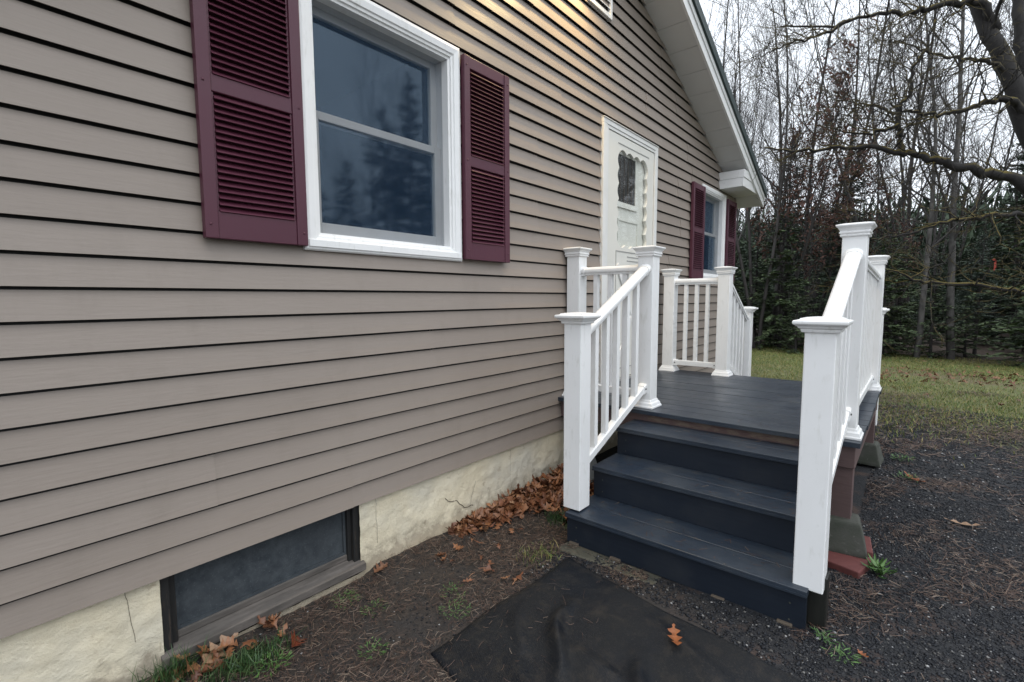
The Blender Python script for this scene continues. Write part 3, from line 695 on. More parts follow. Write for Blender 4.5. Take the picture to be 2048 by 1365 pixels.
# ---- gable vent, flood lamp ----------------------------------------
vt = empty('gable_vent', (3.43 - 3.43, 0, 3.17 - GZ), house); vt['label'] = 'white louvred vent high in the gable'
m = MB(); frame_rect(m, 3.245, 3.615, 3.165, 3.66, 0.03, -0.034, 0.003); m.build('frame', 'white_vinyl', vt, bev=0.003)
box('backing', 3.27, 3.59, -0.008, 0.0, 3.19, 3.64, 'hinge_dark', vt)
for k in range(9):
    z = 3.205 + k * 0.0495
    m = MB(); m.sweep([(-0.030, -0.016), (-0.028, -0.018), (-0.008, 0.018), (-0.010, 0.020)], (3.275, 0, z), (3.585, 0, z), (0, 1, 0), (0, 0, 1)); m.build('louver', 'white_vinyl', vt)
def tube(m, pts, rads, n=8, cap=True):
    """round tube through pts (list of Vector)"""
    pts = [Vector(p) for p in pts]; i0 = len(m.V); up = Vector((0, 0, 1))
    for k, p in enumerate(pts):
        d = (pts[min(k + 1, len(pts) - 1)] - pts[max(k - 1, 0)]).normalized()
        a = d.cross(up if abs(d.z) < 0.9 else Vector((1, 0, 0))).normalized(); b = d.cross(a)
        for q in range(n):
            t = 2 * math.pi * q / n; m.V.append(tuple(p + (a * math.cos(t) + b * math.sin(t)) * rads[k]))
    for k in range(len(pts) - 1):
        for q in range(n):
            a = i0 + k * n + q; b = i0 + k * n + (q + 1) % n; m.F.append((a, b, b + n, a + n))
    if cap: m.F.append(tuple(i0 + q for q in reversed(range(n)))); m.F.append(tuple(i0 + (len(pts) - 1) * n + q for q in range(n)))
LX, LY, LZ = 2.95, -0.22, 3.71
fl = tag(empty('flood_lamp', (LX, LY, LZ)), 'lit warm flood lamp hanging under the gable soffit beside the vent', 'lamp')
m = MB(); tube(m, [(LX, LY, LZ + .02), (LX, LY, LZ - .03)], [0.06, 0.055], 14); m.build('canopy', 'white_paint', fl)
m = MB(); tube(m, [(LX, LY, LZ - .03), (LX, LY + .005, LZ - .07), (LX, LY + .02, LZ - .13), (LX, LY + .03, LZ - .17)], [0.02, 0.022, 0.045, 0.06], 12); m.build('lamp_head', 'white_paint', fl, True)
m = MB(); tube(m, [(LX, LY + .0302, LZ - .1695), (LX, LY + .033, LZ - .179), (LX, LY + .035, LZ - .185)], [0.054, 0.045, 0.015], 12); m.build('bulb', 'lamp_glow', fl, True)
ll = bpy.data.lights.new('flood_light', 'SPOT'); ll.energy = 120; ll.color = (1.0, 0.72, 0.34); ll.spot_size = math.radians(150); ll.spot_blend = 1.0; ll.shadow_soft_size = 0.06
lo = bpy.data.objects.new('flood_light', ll); COL.objects.link(lo); lo.parent = fl; lo.location = (0, 0.036, -0.20)
lo.rotation_euler = Vector((0.0, -0.25, 1.0)).to_track_quat('Z', 'Y').to_euler()

# ---- roof ------------------------------------------------------------
OV = 0.30
roof = MB()
ex = XR + 0.22; exl = XL - 0.22
for x0, x1 in ((PKX, ex + .03), (exl - .03, PKX)):
    za, zb = rake(x0), rake(x1)
    t0, t1 = 0.14, 0.235
    for y0, y1 in ((-OV - 0.055, 8.8),):
        roof.poly([(x0, y0, za + t0), (x1, y0, zb + t0), (x1, y0, zb + t1), (x0, y0, za + t1)])
        roof.poly([(x0, y0, za + t1), (x1, y0, zb + t1), (x1, y1, zb + t1), (x0, y1, za + t1)])
        roof.poly([(x0, y0, za + t0), (x0, y1, za + t0), (x1, y1, zb + t0), (x1, y0, zb + t0)])
        roof.poly([(x0, y1, za + t0), (x0, y1, za + t1), (x1, y1, zb + t1), (x1, y1, zb + t0)])
    xe, ze = (x1, zb) if x1 > PKX + .1 else (x0, za)
    roof.poly([(xe, -OV - .055, ze + t0), (xe, 8.8, ze + t0), (xe, 8.8, ze + t1), (xe, -OV - .055, ze + t1)])
roof_o = roof.build('roof', 'green_metal', house)
for sgn in (1, -1):
    a = PKX; b = ex if sgn > 0 else exl
    sh = MB(); sh.sweep([(-OV - .022, -0.006), (-OV, -0.006), (-OV, 0.139), (-OV - .022, 0.139)], (a, 0, rake(a)), (b, 0, rake(b)), (0, 1, 0), (0, 0, 1)); sh.build('fascia', 'white_vinyl', roof_o)
    sh = MB(); sh.sweep([(-OV - .034, 0.085), (-OV - .0225, 0.085), (-OV - .0225, 0.1385), (-OV - .034, 0.1385)], (a, 0, rake(a)), (b, 0, rake(b)), (0, 1, 0), (0, 0, 1)); sh.build('fascia_cap', 'white_vinyl', roof_o)
    # ribbed soffit boards across the overhang
    pw = 0.27; n = int(abs((6.46 if sgn > 0 else 0.40) - PKX) / pw)
    for k in range(n + 1):
        u0 = PKX + sgn * k * pw; u1 = PKX + sgn * min((k + 1) * pw - 0.007, abs((6.47 if sgn > 0 else 0.39) - PKX))
        z0, z1 = rake(u0), rake(u1)
        m = MB()
        for (ya, yb) in ((-OV, -0.002),):
            V = [(u0, ya, z0), (u1, ya, z1), (u1, yb, z1), (u0, yb, z0)]
            m.poly(V); m.poly([(x, y, z + 0.008) for x, y, z in reversed(V)])
            for i in range(4):
                p, r_ = V[i], V[(i + 1) % 4]; m.poly([p, (p[0], p[1], p[2] + .008), (r_[0], r_[1], r_[2] + .008), r_])
        m.build('soffit_panel', 'soffit_white', roof_o)
    m = MB(); m.poly([(PKX, -OV, rake(PKX) + .012), (b, -OV, rake(b) + .012), (b, 0.1, rake(b) + .012), (PKX, 0.1, rake(PKX) + .012)]); m.build('soffit_back', 'soffit_white', roof_o)
    # boxed cornice return
    c0, c1 = (6.46, ex) if sgn > 0 else (exl, 0.40)
    m = MB(); m.box(c0, c1, -0.300, -0.004, 2.335, 2.44); m.build('cornice_return', 'white_vinyl', roof_o, bev=0.003)
    m = MB(); m.box(c0 - .006, c1 + .006, -0.308, -0.004, 2.4403, 2.535); m.build('cornice_return', 'white_vinyl', roof_o, bev=0.003)
    m = MB(); m.box(*((XR + .02, ex) if sgn > 0 else (exl, XL - .02)), 0.0, 8.7, 2.335, 2.44); m.build('eave_box', 'white_vinyl', roof_o)

# ------------------------------------------------------------------ the porch
DZ = 0.25
PX0, PX1, PY1 = 2.905, 4.80, -1.825
porch = tag(empty('porch', (3.85, -0.9, GZ)), 'small slate-grey deck porch with white railings and steps on both ends', 'porch')
# frame: rim joists
fr = MB(); fr.box(PX0 + .035, PX0 + .073, PY1 + .02, -0.02, 0.105, 0.2215); fr.box(PX1 - .073, PX1 - .035, PY1 + .02, -0.02, 0.085, 0.2215)
fr.box(PX0 + .0735, PX1 - .0735, PY1 + .02, PY1 + .058, 0.095, 0.2215); fr.box(PX0 + .0735, PX1 - .0735, -0.058, -0.02, 0.095, 0.2215)
for i in range(1, 5): x = PX0 + .05 + i * 0.36; fr.box(x, x + .038, PY1 + .0585, -0.0585, 0.095, 0.2215)
frame = fr.build('deck_frame', 'mauve_wood', porch, bev=0.002)
m = MB(); m.box(PX0 + .033, PX0 + .0345, -1.66, -0.70, 0.180, 0.221); m.build('worn_rim', 'peeling_wood', porch)
nb = 13; bwid = (PX1 - PX0 + 0.004) / nb
for i in range(nb):
    x0 = PX0 + i * bwid
    b = box('deck_board', x0, x0 + bwid - 0.0055, PY1 + rnd.uniform(-.004, .004), -0.004, 0.223, DZ + rnd.uniform(-.001, .001), 'deck', frame, 0.0022)
# nosing grooved edge on the front board
m = MB(); m.box(PX0 - .0035, PX0 - .0005, PY1 + .004, -0.012, 0.2245, 0.2335); m.build('board_edge', 'deck', frame)

# posts
PW = 0.0525
def post(x, y, z0, ztop, lab=None, low=False, base=True, wood=None):
    p = empty('post', (x - 3.85, y + 0.9, z0 - GZ), porch)
    if lab: p['label'] = lab
    zb = ztop - (0.060 if low else 0.072)
    m = MB(); m.sqlathe(x, y, [(PW, z0), (PW, zb + .004)]); s = m.build('sleeve', 'white_vinyl', p, bev=0.004)
    if low: prof = [(0.056, 0), (0.062, 0.001), (0.065, 0.010), (0.0645, 0.013), (0.072, 0.017), (0.076, 0.024), (0.0885, 0.032), (0.090, 0.036), (0.090, 0.044), (0.086, 0.047), (0.070, 0.049), (0.068, 0.054), (0.060, 0.056), (0.02, 0.060)]
    else: prof = [(0.055, 0), (0.061, 0.001), (0.063, 0.008), (0.059, 0.011), (0.0595, 0.013), (0.065, 0.016), (0.066, 0.023), (0.062, 0.026), (0.064, 0.032), (0.070, 0.042), (0.0795, 0.052), (0.0805, 0.056), (0.079, 0.060), (0.050, 0.067), (0.012, 0.072)]
    m = MB(); m.sqlathe(x, y, prof, zb); m.build('cap', 'white_vinyl', p, bev=0.0012)
    if base:
        m = MB(); m.sqlathe(x, y, [(0.077, 0.0), (0.077, 0.010), (0.072, 0.016), (0.068, 0.032), (0.060, 0.040), (0.056, 0.052), (0.053, 0.054)], z0); m.build('base_trim', 'white_vinyl', p, bev=0.0012)
    if wood is not None:
        m = MB(); m.box(x + wood[0], x + wood[1], y + wood[2], y + wood[3], wood[4], z0 + 0.05); m.build('core', 'black_wood', p, bev=0.004)
    return p
XA, XE, XG, XI = 3.035, 4.70, 2.205, 5.42
YW, YA, YB = -0.087, -0.640, -1.748
YG, YH = -0.620, -1.730
post(XA, YW, DZ, 1.345); post(XA, YA, DZ, 1.315); post(XA, YB, DZ, 1.350)
post(XE, YW - 0.04, DZ, 1.262); post(XE, YA, DZ, 1.262); post(XE, YB, DZ, 1.295)
post(XG, YG, -0.168, 0.90, 'low newel post on the bottom step, house side', True, False)
post(XG, YH, -0.186, 0.90, 'low newel post with its dark wooden core showing below the sleeve', True, False, (-0.012, 0.060, -0.062, 0.030, -0.47))
post(XI, YG - .03, -0.17, 0.882, None, True, False, (-0.05, 0.04, -0.045, 0.045, -0.47)); post(XI, YH, -0.18, 0.882, None, True, False, (-0.05, 0.04, -0.045, 0.045, -0.47))

LOAF = [(-0.024, -0.030), (0.024, -0.030), (0.024, -0.016), (0.034, -0.013), (0.036, -0.004), (0.035, 0.008), (0.028, 0.018), (0.015, 0.0245), (0, 0.0265), (-0.015, 0.0245), (-0.028, 0.018), (-0.035, 0.008), (-0.036, -0.004), (-0.034, -0.013), (-0.024, -0.016)]
LOW = [(-0.022, -0.024), (0.022, -0.024), (0.023, 0.018), (0.018, 0.023), (-0.018, 0.023), (-0.023, 0.018)]
def railing(a, b, za, zb, la, lb, nbal, name):
    """a, b: plan points of the post faces; za, zb height of the top rail; la, lb of the bottom rail"""
    d = Vector((b[0] - a[0], b[1] - a[1], 0)); L = d.length; d.normalize(); side = Vector((-d.y, d.x, 0))
    m = MB(); m.sweep(LOAF, (a[0], a[1], za), (b[0], b[1], zb), side, (0, 0, 1))
    r = m.build('top_rail', 'white_vinyl', porch)
    m = MB(); m.sweep(LOW, (a[0], a[1], la), (b[0], b[1], lb), side, (0, 0, 1)); m.build('bottom_rail', 'white_vinyl', r, bev=0.001)
    big = [(p * 1.13, q * 1.13) for p, q in LOAF]; big2 = [(p * 1.2, q * 1.2) for p, q in LOW]
    for s0, s1 in ((0.0, 0.03 / L), (1 - 0.03 / L, 1.0)):
        for prof, u, v in ((big, za, zb), (big2, la, lb)):
            P = [(a[0] + (b[0] - a[0]) * s, a[1] + (b[1] - a[1]) * s, u + (v - u) * s) for s in (s0, s1)]
            m = MB(); m.sweep(prof, P[0], P[1], side, (0, 0, 1)); m.build('bracket', 'white_vinyl', r)
            if prof is big2:
                cm = (Vector(P[0]) + Vector(P[1])) / 2
                for sg in (-1, 1):
                    c_ = cm + side * (sg * 0.0285); m = MB(); m.box(c_.x - .004, c_.x + .004, c_.y - .004, c_.y + .004, c_.z - .004, c_.z + .004); m.build('screw', 'hinge_dark', r)
    for i in range(nbal):
        s = (i + 1) / (nbal + 1); x = a[0] + (b[0] - a[0]) * s; y = a[1] + (b[1] - a[1]) * s
        zl = la + (lb - la) * s; zt = za + (zb - za) * s; h = 0.0165; sl = abs((zb - za) / L) * h + .002
        m = MB(); i0 = 0
        m.sweep([(-h, -h), (h, -h), (h, h), (-h, h)], (x, y, zl + 0.015 - sl), (x, y, zt - 0.03 + sl), side, d)
        m.build('baluster', 'white_vinyl', r, bev=0.0015)
    return r
railing((XG + PW, YG), (XA - PW, YA), 0.785, 1.165, 0.055, 0.385, 5, 'stair')
railing((XG + PW, YH), (XA - PW, YB), 0.800, 1.190, 0.055, 0.385, 5, 'stair')
railing((XA, YW - PW), (XA, YA + PW), 1.168, 1.168, 0.335, 0.335, 3, 'side')
railing((XE, YW - .04 - PW), (XE, YA + PW), 1.132, 1.132, 0.340, 0.340, 3, 'side')
railing((XA + PW, YB), (XE - PW, YB), 1.185, 1.130, 0.345, 0.340, 11, 'front')
railing((XE + PW, YA), (XI - PW, YG - .03), 1.130, 0.765, 0.375, 0.055, 5, 'stair')
railing((XE + PW, YB), (XI - PW, YH), 1.130, 0.765, 0.375, 0.055, 5, 'stair')

# steps on both ends
def steps(fronts, zs, sgn, last):
    """fronts: x of each nosing; zs tread heights, low to high"""
    st = MB(); y0, y1 = -1.735, -0.605
    for yy in (y0 + .03, -1.18, y1 - .068):
        pts = [(fronts[0] + sgn * .035, GZ - .03)]
        for i in range(3): pts += [(fronts[i] + sgn * .035, zs[i] - .026), ((fronts[i + 1] if i < 2 else last) + sgn * .035, zs[i] - .026)]
        pts += [(last + sgn * .035, zs[2] - .20), (fronts[0] + sgn * .33, GZ - .03)]
        A = [(x, yy, z) for x, z in pts]; B = [(x, yy + .038, z) for x, z in pts]
        st.poly(A); st.poly(list(reversed(B)))
        for i in range(len(A)): j = (i + 1) % len(A); st.poly([A[i], B[i], B[j], A[j]])
    s = st.build('stringer', 'black_wood', porch)
    for i in range(3):
        nxt = fronts[i + 1] if i < 2 else last
        dep = (nxt - fronts[i]) + sgn * (0.033 if i < 2 else 0.028)
        nb_ = 2; w = dep / nb_; gap_ = 0.003 if i == 2 else 0.0012
        if True:
            for k in range(nb_):
                xa = fronts[i] + w * k; xb = fronts[i] + w * (k + 1) - sgn * (gap_ if k == 0 else 0)
                box('tread_board', min(xa, xb), max(xa, xb), y0, y1, zs[i] - .0255, zs[i], 'deck', s, 0.0018)
        g = MB(); fx_ = fronts[i]; g.box(min(fx_ - sgn * .0035, fx_ - sgn * .0004), max(fx_ - sgn * .0035, fx_ - sgn * .0004), y0 + .003, y1 - .003, zs[i] - .0235, zs[i] - .015); g.build('tread_edge', 'deck', s)
        zlow = zs[i - 1] if i else GZ + 0.012
        xr = fronts[i] + sgn * .018
        box('riser', min(xr, xr + sgn * .016), max(xr, xr + sgn * .016), y0 + .002, y1 - .002, zlow + .0005, zs[i] - .026, 'riser', s, 0.002)
    for i in range(3):
        for yy in (y0 + .06, y1 - .06):
            for k in (0.05, 0.12):
                b_ = box('screw', fronts[i] + sgn * .0172, fronts[i] + sgn * .0178, yy - .003, yy + .003, zs[i] - .026 - k - .003, zs[i] - .026 - k + .003, 'concrete', s)
steps([2.115, 2.395, 2.680], [-0.176, 0.004, 0.174], 1, 2.945)
steps([5.56, 5.28, 5.02], [-0.176, 0.004, 0.174], -1, 4.76)
# support posts below the outer corners, each on a pier block
m = MB(); m.box(2.955, 3.043, -1.800, -1.712, -0.185, 0.1045); m.build('support_post', 'mauve_wood', porch, bev=0.003)
m = MB(); m.box(4.64, 4.728, -1.800, -1.712, -0.185, 0.0845); m.build('support_post', 'mauve_wood', porch, bev=0.003)
m = MB(); m.box(2.985, 3.073, -0.205, -0.117, -0.185, 0.1045); m.build('support_post', 'mauve_wood', porch, bev=0.003)
def pier(x, y, label, mat='concrete', rot=0.0, hz=0.165):
    p = MB(); p.sqlathe(0, 0, [(0.104, 0), (0.1035, 0.02), (0.072, hz - .012), (0.064, hz)])
    o = p.build('pier_block', mat, bev=0.006); o.location = (x, y, GZ + 0.012 if mat != 'concrete' else GZ + 0.03); o.rotation_euler[2] = rot
    return tag(o, label, 'pier block', 'pier blocks under the porch')
pier(2.985, -1.768, 'mossy concrete pier block standing on red pavers under the stepside porch corner', rot=0.12)
pier(4.684, -1.756, 'mossy concrete pier block under the lawn-side porch corner', rot=-0.08)
pier(2.99, -0.17, 'pale grey concrete pier block against the foundation beside the leaf pile', 'grey_concrete')
for i, (x, y, a, lab) in enumerate(((2.855, -1.775, -0.25, 'red paver lying under the mossy pier block, corner jutting toward the weed'), (3.08, -1.775, 0.12, 'red paver half hidden behind the mossy pier block'))):
    b = link_mesh('paver', box_mesh('paver', 0.20, 0.23, 0.05, 'red_brick', 0.006), None); b.location = (x, y, GZ + 0.008); b.rotation_euler[2] = a
    tag(b, lab, 'paver', 'red pavers under the pier block')
# old slab and shims under the bottom riser
m = MB(); m.box(2.045, 2.22, -1.15, -0.60, GZ - .06, GZ + 0.010); tag(m.build('concrete_slab', 'old_slab', bev=0.012), 'thin mossy concrete slab edge along the foot of the bottom step', 'slab')
for i, y in enumerate((-0.655, -0.90, -1.40, -1.66)):
    s = box('shim', 2.118, 2.16, y - .028, y + .028, GZ - .004, GZ + 0.024, 'shim', None, 0.003)
    tag(s, 'small wooden shim wedged under the bottom step riser', 'shim', 'shims under the bottom step')

# ------------------------------------------------------------------ mat
P1, P2, P3, P4 = [np.array(p) for p in ((2.005, -0.705), (1.110, -0.665), (0.80, -2.16), (1.76, -2.22))]
nu, nv = 90, 140
u, v = np.meshgrid(np.linspace(0, 1, nu), np.linspace(0, 1, nv), indexing='ij')
MXY = ((1 - u) * (1 - v))[..., None] * P1 + (u * (1 - v))[..., None] * P2 + (u * v)[..., None] * P3 + ((1 - u) * v)[..., None] * P4
edge_w = 0.008 * np.sin(9 * v + 2) * (1 - u) + 0.006 * np.sin(13 * u)
mx, my = MXY[..., 0] + edge_w, MXY[..., 1] + 0.006 * np.sin(11 * u + 1) * (1 - v)
def ridge(ax, ay, bx, by, w, h, wob=0.0):
    d = np.array([bx - ax, by - ay]); L2 = d @ d
    t = np.clip(((mx - ax) * d[0] + (my - ay) * d[1]) / L2, 0, 1)
    nrm = np.array([-d[1], d[0]]) / math.sqrt(L2)
    dist = (mx - ax) * nrm[0] + (my - ay) * nrm[1] + wob * np.sin(t * 5)
    over = np.hypot(mx - (ax + t * d[0]), my - (ay + t * d[1])) - np.abs((mx - ax) * nrm[0] + (my - ay) * nrm[1])
    fade = np.sin(np.pi * np.clip(t * 0.92 + 0.04, 0, 1)) ** 0.7
    return h * fade * np.exp(-(dist / w) ** 2) * np.exp(-(np.clip(over, 0, 9) / 0.05) ** 2)
mz = GZ + 0.020 + 0.004 * np.sin(7 * mx + 3 * my) + 0.003 * np.sin(15 * my - 4 * mx)
mz += ridge(1.66, -0.93, 1.28, -1.10, 0.028, 0.042, 0.03) + ridge(1.56, -1.30, 1.22, -1.55, 0.032, 0.040, 0.025) + ridge(1.50, -0.78, 1.30, -0.95, 0.030, 0.018, 0.01) + ridge(1.80, -1.25, 1.62, -1.62, 0.03, 0.014) + ridge(1.28, -0.90, 1.14, -1.2, 0.035, 0.018) + ridge(1.45, -1.05, 1.42, -1.35, 0.03, 0.016)
mz = np.maximum(mz, ground_h(mx, my) + 0.004)
e = np.minimum(np.minimum(u, 1 - u), np.minimum(v, 1 - v)); mz -= 0.010 * np.exp(-(e / 0.012) ** 2)
MV = np.stack([mx, my, mz], -1).reshape(-1, 3); ii, jj = np.meshgrid(np.arange(nu - 1), np.arange(nv - 1), indexing='ij'); q = (ii * nv + jj).ravel()
MF = np.stack([q, q + 1, q + nv + 1, q + nv], -1)
rim = np.concatenate([np.arange(nv), (np.arange(1, nu)) * nv + nv - 1, (nu - 1) * nv + np.arange(nv - 2, -1, -1), np.arange(nu - 2, 0, -1) * nv])
low = MV[rim].copy(); low[:, 2] -= 0.016; nV = len(MV); r_ = np.arange(len(rim)); rn = (r_ + 1) % len(rim)
MF = np.concatenate([MF, np.stack([rim[r_], nV + r_, nV + rn, rim[rn]], -1)])
tag(from_arrays('rubber_mat', np.concatenate([MV, low]), MF, 'mat', smooth=True), 'wrinkled black rubber mat lying at the foot of the steps', 'mat')
def surf_h(x, y):
    """top of whatever lies on the ground at x, y (mat or soil)"""
    d = (MV[:, 0] - x) ** 2 + (MV[:, 1] - y) ** 2; i = int(np.argmin(d))
    return max(float(ground_h(x, y)), float(MV[i, 2]) if d[i] < 0.0005 else -9)

# ------------------------------------------------------------------ leaves
def leaf_mesh(rng, length, width, lobes=3.5, curl=0.4, bend=0.3, n=15):
    V = []; F = []
    for i in range(n):
        t = i / (n - 1); w = width * (math.sin(math.pi * min(1, t * 0.96 + 0.03)) ** 0.75) * (0.62 + 0.38 * math.cos(2 * math.pi * lobes * t + math.pi)) * rng.uniform(0.85, 1.12) if 0.06 < t < 0.995 else width * 0.035
        yb = math.sin(t * 3 + rng.uniform(-.1, .1)) * 0.04 * length
        zb = bend * length * (t - 0.5) ** 2 * 1.6
        for s in (-1, 0, 1):
            V.append((t * length - length / 2, s * w + yb, zb + curl * abs(s) * w + rng.uniform(-1, 1) * 0.05 * width))
    for i in range(n - 1):
        for s in (0, 1): a = i * 3 + s; F.append((a, a + 3, a + 4, a + 1))
    return np.array(V), np.array(F)
def place(V, loc, rz, tx=0.0, ty=0.0, sc=1.0):
    R_ = np.array(Euler((tx, ty, rz)).to_matrix()); return (V * sc) @ R_.T + np.array(loc)
lr = random.Random(5)
LV = []; LF = []; off = 0
def add_leaf(x, y, z, sc=1.0, tilt=0.5):
    global off
    L_ = lr.uniform(0.045, 0.135); V, F = leaf_mesh(lr, L_, L_ * lr.uniform(0.22, 0.40), lr.choice([0.0, 1.5, 2.5, 3.5, 4.5]), lr.uniform(-.5, 1.1), lr.uniform(-.8, 0.9))
    V = place(V, (x, y, z), lr.uniform(0, 6.28), lr.gauss(0, tilt * .75), lr.gauss(0, tilt * .75), sc)
    V[:, 2] = np.maximum(V[:, 2], GZ + 0.004); LV.append(V); LF.append(F + off); off += len(V)
for i in range(560):                       # drift against the foundation beside the steps
    t = lr.random(); x = 1.78 + 1.15 * t ** 0.75; wid = 0.08 + 0.34 * t; y = -0.035 - abs(lr.gauss(0, 0.45)) * wid
    if y < -0.58: continue
    hmax = (0.03 + 0.065 * t) * max(0.0, 1 - abs(y) / (wid * 1.5)); add_leaf(x, y, GZ + 0.015 + lr.random() * hmax, 0.95)
for i in range(28): add_leaf(1.5 + abs(lr.gauss(0, .5)), lr.uniform(-0.75, -0.08), GZ + 0.012, 0.6, 0.25)
for i in range(26): add_leaf(lr.uniform(0.42, 0.80), lr.uniform(-0.16, -0.04), GZ + lr.uniform(0.015, 0.05), 1.05)
for i in range(60): add_leaf(lr.uniform(2.3, 2.9), lr.uniform(-0.55, -0.1), GZ + lr.uniform(0.01, 0.05))
tag(from_arrays('leaf_litter', np.concatenate(LV), np.concatenate(LF), 'oak_leaf'), 'drift of fallen brown oak leaves against the foundation', 'leaves', kind='stuff')
def single_leaf(x, y, rz, L, W, mat, label, dz=0.008, curl=0.35, tx=0.0, ty=0.0):
    V, F = leaf_mesh(lr, L, W, 3.5, curl, 0.25, 19)
    V = place(V, (0, 0, 0), rz, tx, ty); V[:, 2] -= V[:, 2].min()
    o = from_arrays('oak_leaf', V, F, mat); o.location = (x, y, surf_h(x, y) + dz); return tag(o, label, 'leaf', 'single fallen leaves')
single_leaf(1.735, -1.365, 0.5, 0.125, 0.030, 'leaf_orange', 'orange oak leaf lying alone on the black mat')
single_leaf(3.78, -2.28, 1.7, 0.17, 0.030, 'leaf_tan', 'tan oak leaf lying flat on the dark gravel')
single_leaf(4.49, -2.06, 0.6, 0.22, 0.028, 'leaf_orange', 'curled orange leaf on the gravel between porch and lawn')
single_leaf(0.80, -0.235, 0.9, 0.10, 0.042, 'leaf_red', 'crumpled red-brown leaf standing beside the grass tuft', 0.0, 1.0, 0.7, 0.3)
single_leaf(1.31, -0.07, 0.2, 0.095, 0.03, 'leaf_brown', 'curled brown leaf at the corner of the basement window sill', 0.0, 0.9, 0.3)
single_leaf(0.60, -0.075, 0.35, 0.15, 0.042, 'leaf_tan', 'pale oak leaf leaning on the basement window sill', 0.01, 0.3, 0.5, -0.1)
single_leaf(2.12, -1.92, 0.9, 0.045, 0.014, 'leaf_orange', 'small orange leaf on the gravel beside the dark newel core')

# ------------------------------------------------------------------ ground cover
def in_mat(x, y):
    out = np.ones(len(x), bool); Q = [P1, P2, P3, P4]
    for a, b in zip(Q, Q[1:] + Q[:1]): out &= ((b[0] - a[0]) * (y - a[1]) - (b[1] - a[1]) * (x - a[0])) >= -0.004
    return out
def under_porch(x, y): return (x > 2.12) & (x < 5.55) & (y > -1.735) & (y < -0.61) | (x > 2.95) & (x < 4.78) & (y > -1.8)
OCT = np.array([(1, 0, 0), (-1, 0, 0), (0, 1, 0), (0, -1, 0), (0, 0, 1), (0, 0, -1)], float)
OF = np.array([(0, 2, 4), (2, 1, 4), (1, 3, 4), (3, 0, 4), (2, 0, 5), (1, 2, 5), (3, 1, 5), (0, 3, 5)])
def scatter_stones(name, x, y, s, label):
    n = len(x); V = OCT[None] * (s[:, None, None] * nrng.uniform(0.55, 1.3, (n, 6, 1)))
    V = V * np.array([1.15, 1.0, 0.6]); a = nrng.uniform(0, 6.28, n); c, sn = np.cos(a)[:, None], np.sin(a)[:, None]
    X = V[..., 0] * c - V[..., 1] * sn + x[:, None]; Y = V[..., 0] * sn + V[..., 1] * c + y[:, None]; Z = V[..., 2] + ground_h(x, y)[:, None] + s[:, None] * 0.2
    F = OF[None] + (np.arange(n) * 6)[:, None, None]
    return tag(from_arrays(name, np.stack([X, Y, Z], -1).reshape(-1, 3), F.reshape(-1, 3), 'gravel'), label, 'gravel', kind='stuff')
def rpts(n, x0, x1, y0, y1): return nrng.uniform(x0, x1, n), nrng.uniform(y0, y1, n)
xs, ys, ss = [], [], []
def add_st(n, x0, x1, y0, y1, smin, smax, cond=None):
    x, y = rpts(n, x0, x1, y0, y1); k = ~in_mat(x, y) & ~under_porch(x, y) & (y < -0.03)
    if cond is not None: k &= cond(x, y)
    x, y = x[k], y[k]; xs.append(x); ys.append(y); ss.append(smin * (smax / smin) ** (nrng.random(len(x)) ** 2.2))
add_st(60000, 1.7, 4.2, -3.2, -1.72, 0.0028, 0.0085); add_st(34000, 4.2, 7.6, -4.2, -1.5, 0.005, 0.012); add_st(130, 1.7, 5.5, -3.4, -1.75, 0.009, 0.018)
add_st(5000, 1.75, 2.14, -1.8, -0.6, 0.003, 0.010); add_st(9000, 0.3, 2.3, -1.0, -0.03, 0.0015, 0.006)
scatter_stones('gravel', np.concatenate(xs), np.concatenate(ys), np.concatenate(ss), 'dark wet gravel with a few pale stones')
def scatter_needles(n, x0, x1, y0, y1, l0, l1, w, cond):
    x, y = rpts(n, x0, x1, y0, y1); k = ~under_porch(x, y) & (y < -0.03) & cond(x, y); x, y = x[k], y[k]; n = len(x)
    on = in_mat(x, y); k = ~on | (nrng.random(n) < 0.035); x, y, on = x[k], y[k], on[k]; n = len(x)
    a = nrng.uniform(0, 6.28, n); L = nrng.uniform(l0, l1, n) / 2; tz = nrng.normal(0, 0.22, n)
    d = np.stack([np.cos(a) * L, np.sin(a) * L, tz * L], -1); s = np.stack([-np.sin(a) * w, np.cos(a) * w, 0 * a + w * .6], -1)
    c = np.stack([x, y, ground_h(x, y) + np.where(on, 0.027, 0.006) + np.abs(d[:, 2]) + nrng.uniform(0, 0.008, n)], -1)
    b = np.stack([-np.sin(a), np.cos(a), 0 * a], -1) * (L * nrng.uniform(-.25, .25, n))[:, None]
    V = np.stack([c - d - s, c - d + s, c + b - s, c + b + s, c + d - s, c + d + s], 1)
    F = np.array([(0, 2, 3, 1), (2, 4, 5, 3)])[None] + (np.arange(n) * 6)[:, None, None]
    return V.reshape(-1, 3), F.reshape(-1, 4)
def patch(f, th):
    def c(x, y): return np.sin(f * x + 1.3) * np.cos(f * 1.3 * y - 0.6) + 0.5 * np.sin(2.3 * f * y + 1.9 * f * x) + nrng.normal(0, 0.35, len(x)) > th
    return c
Va, Fa = scatter_needles(22000, 0.25, 2.35, -1.1, -0.03, 0.015, 0.045, 0.0005, patch(5, -0.45))
Vb, Fb = scatter_needles(20000, 1.8, 4.6, -3.2, -1.7, 0.02, 0.060, 0.0007, patch(4, 0.3))
Vc, Fc = scatter_needles(30000, 4.0, 9.2, -4.8, -1.2, 0.04, 0.09, 0.0014, lambda x, y: patch(2.4, 0.7)(x, y) | (np.abs(x - 0.8 * np.minimum(y, -0.9) - 0.95 - 7.5 + nrng.normal(0, .6, len(x))) < 0.5))
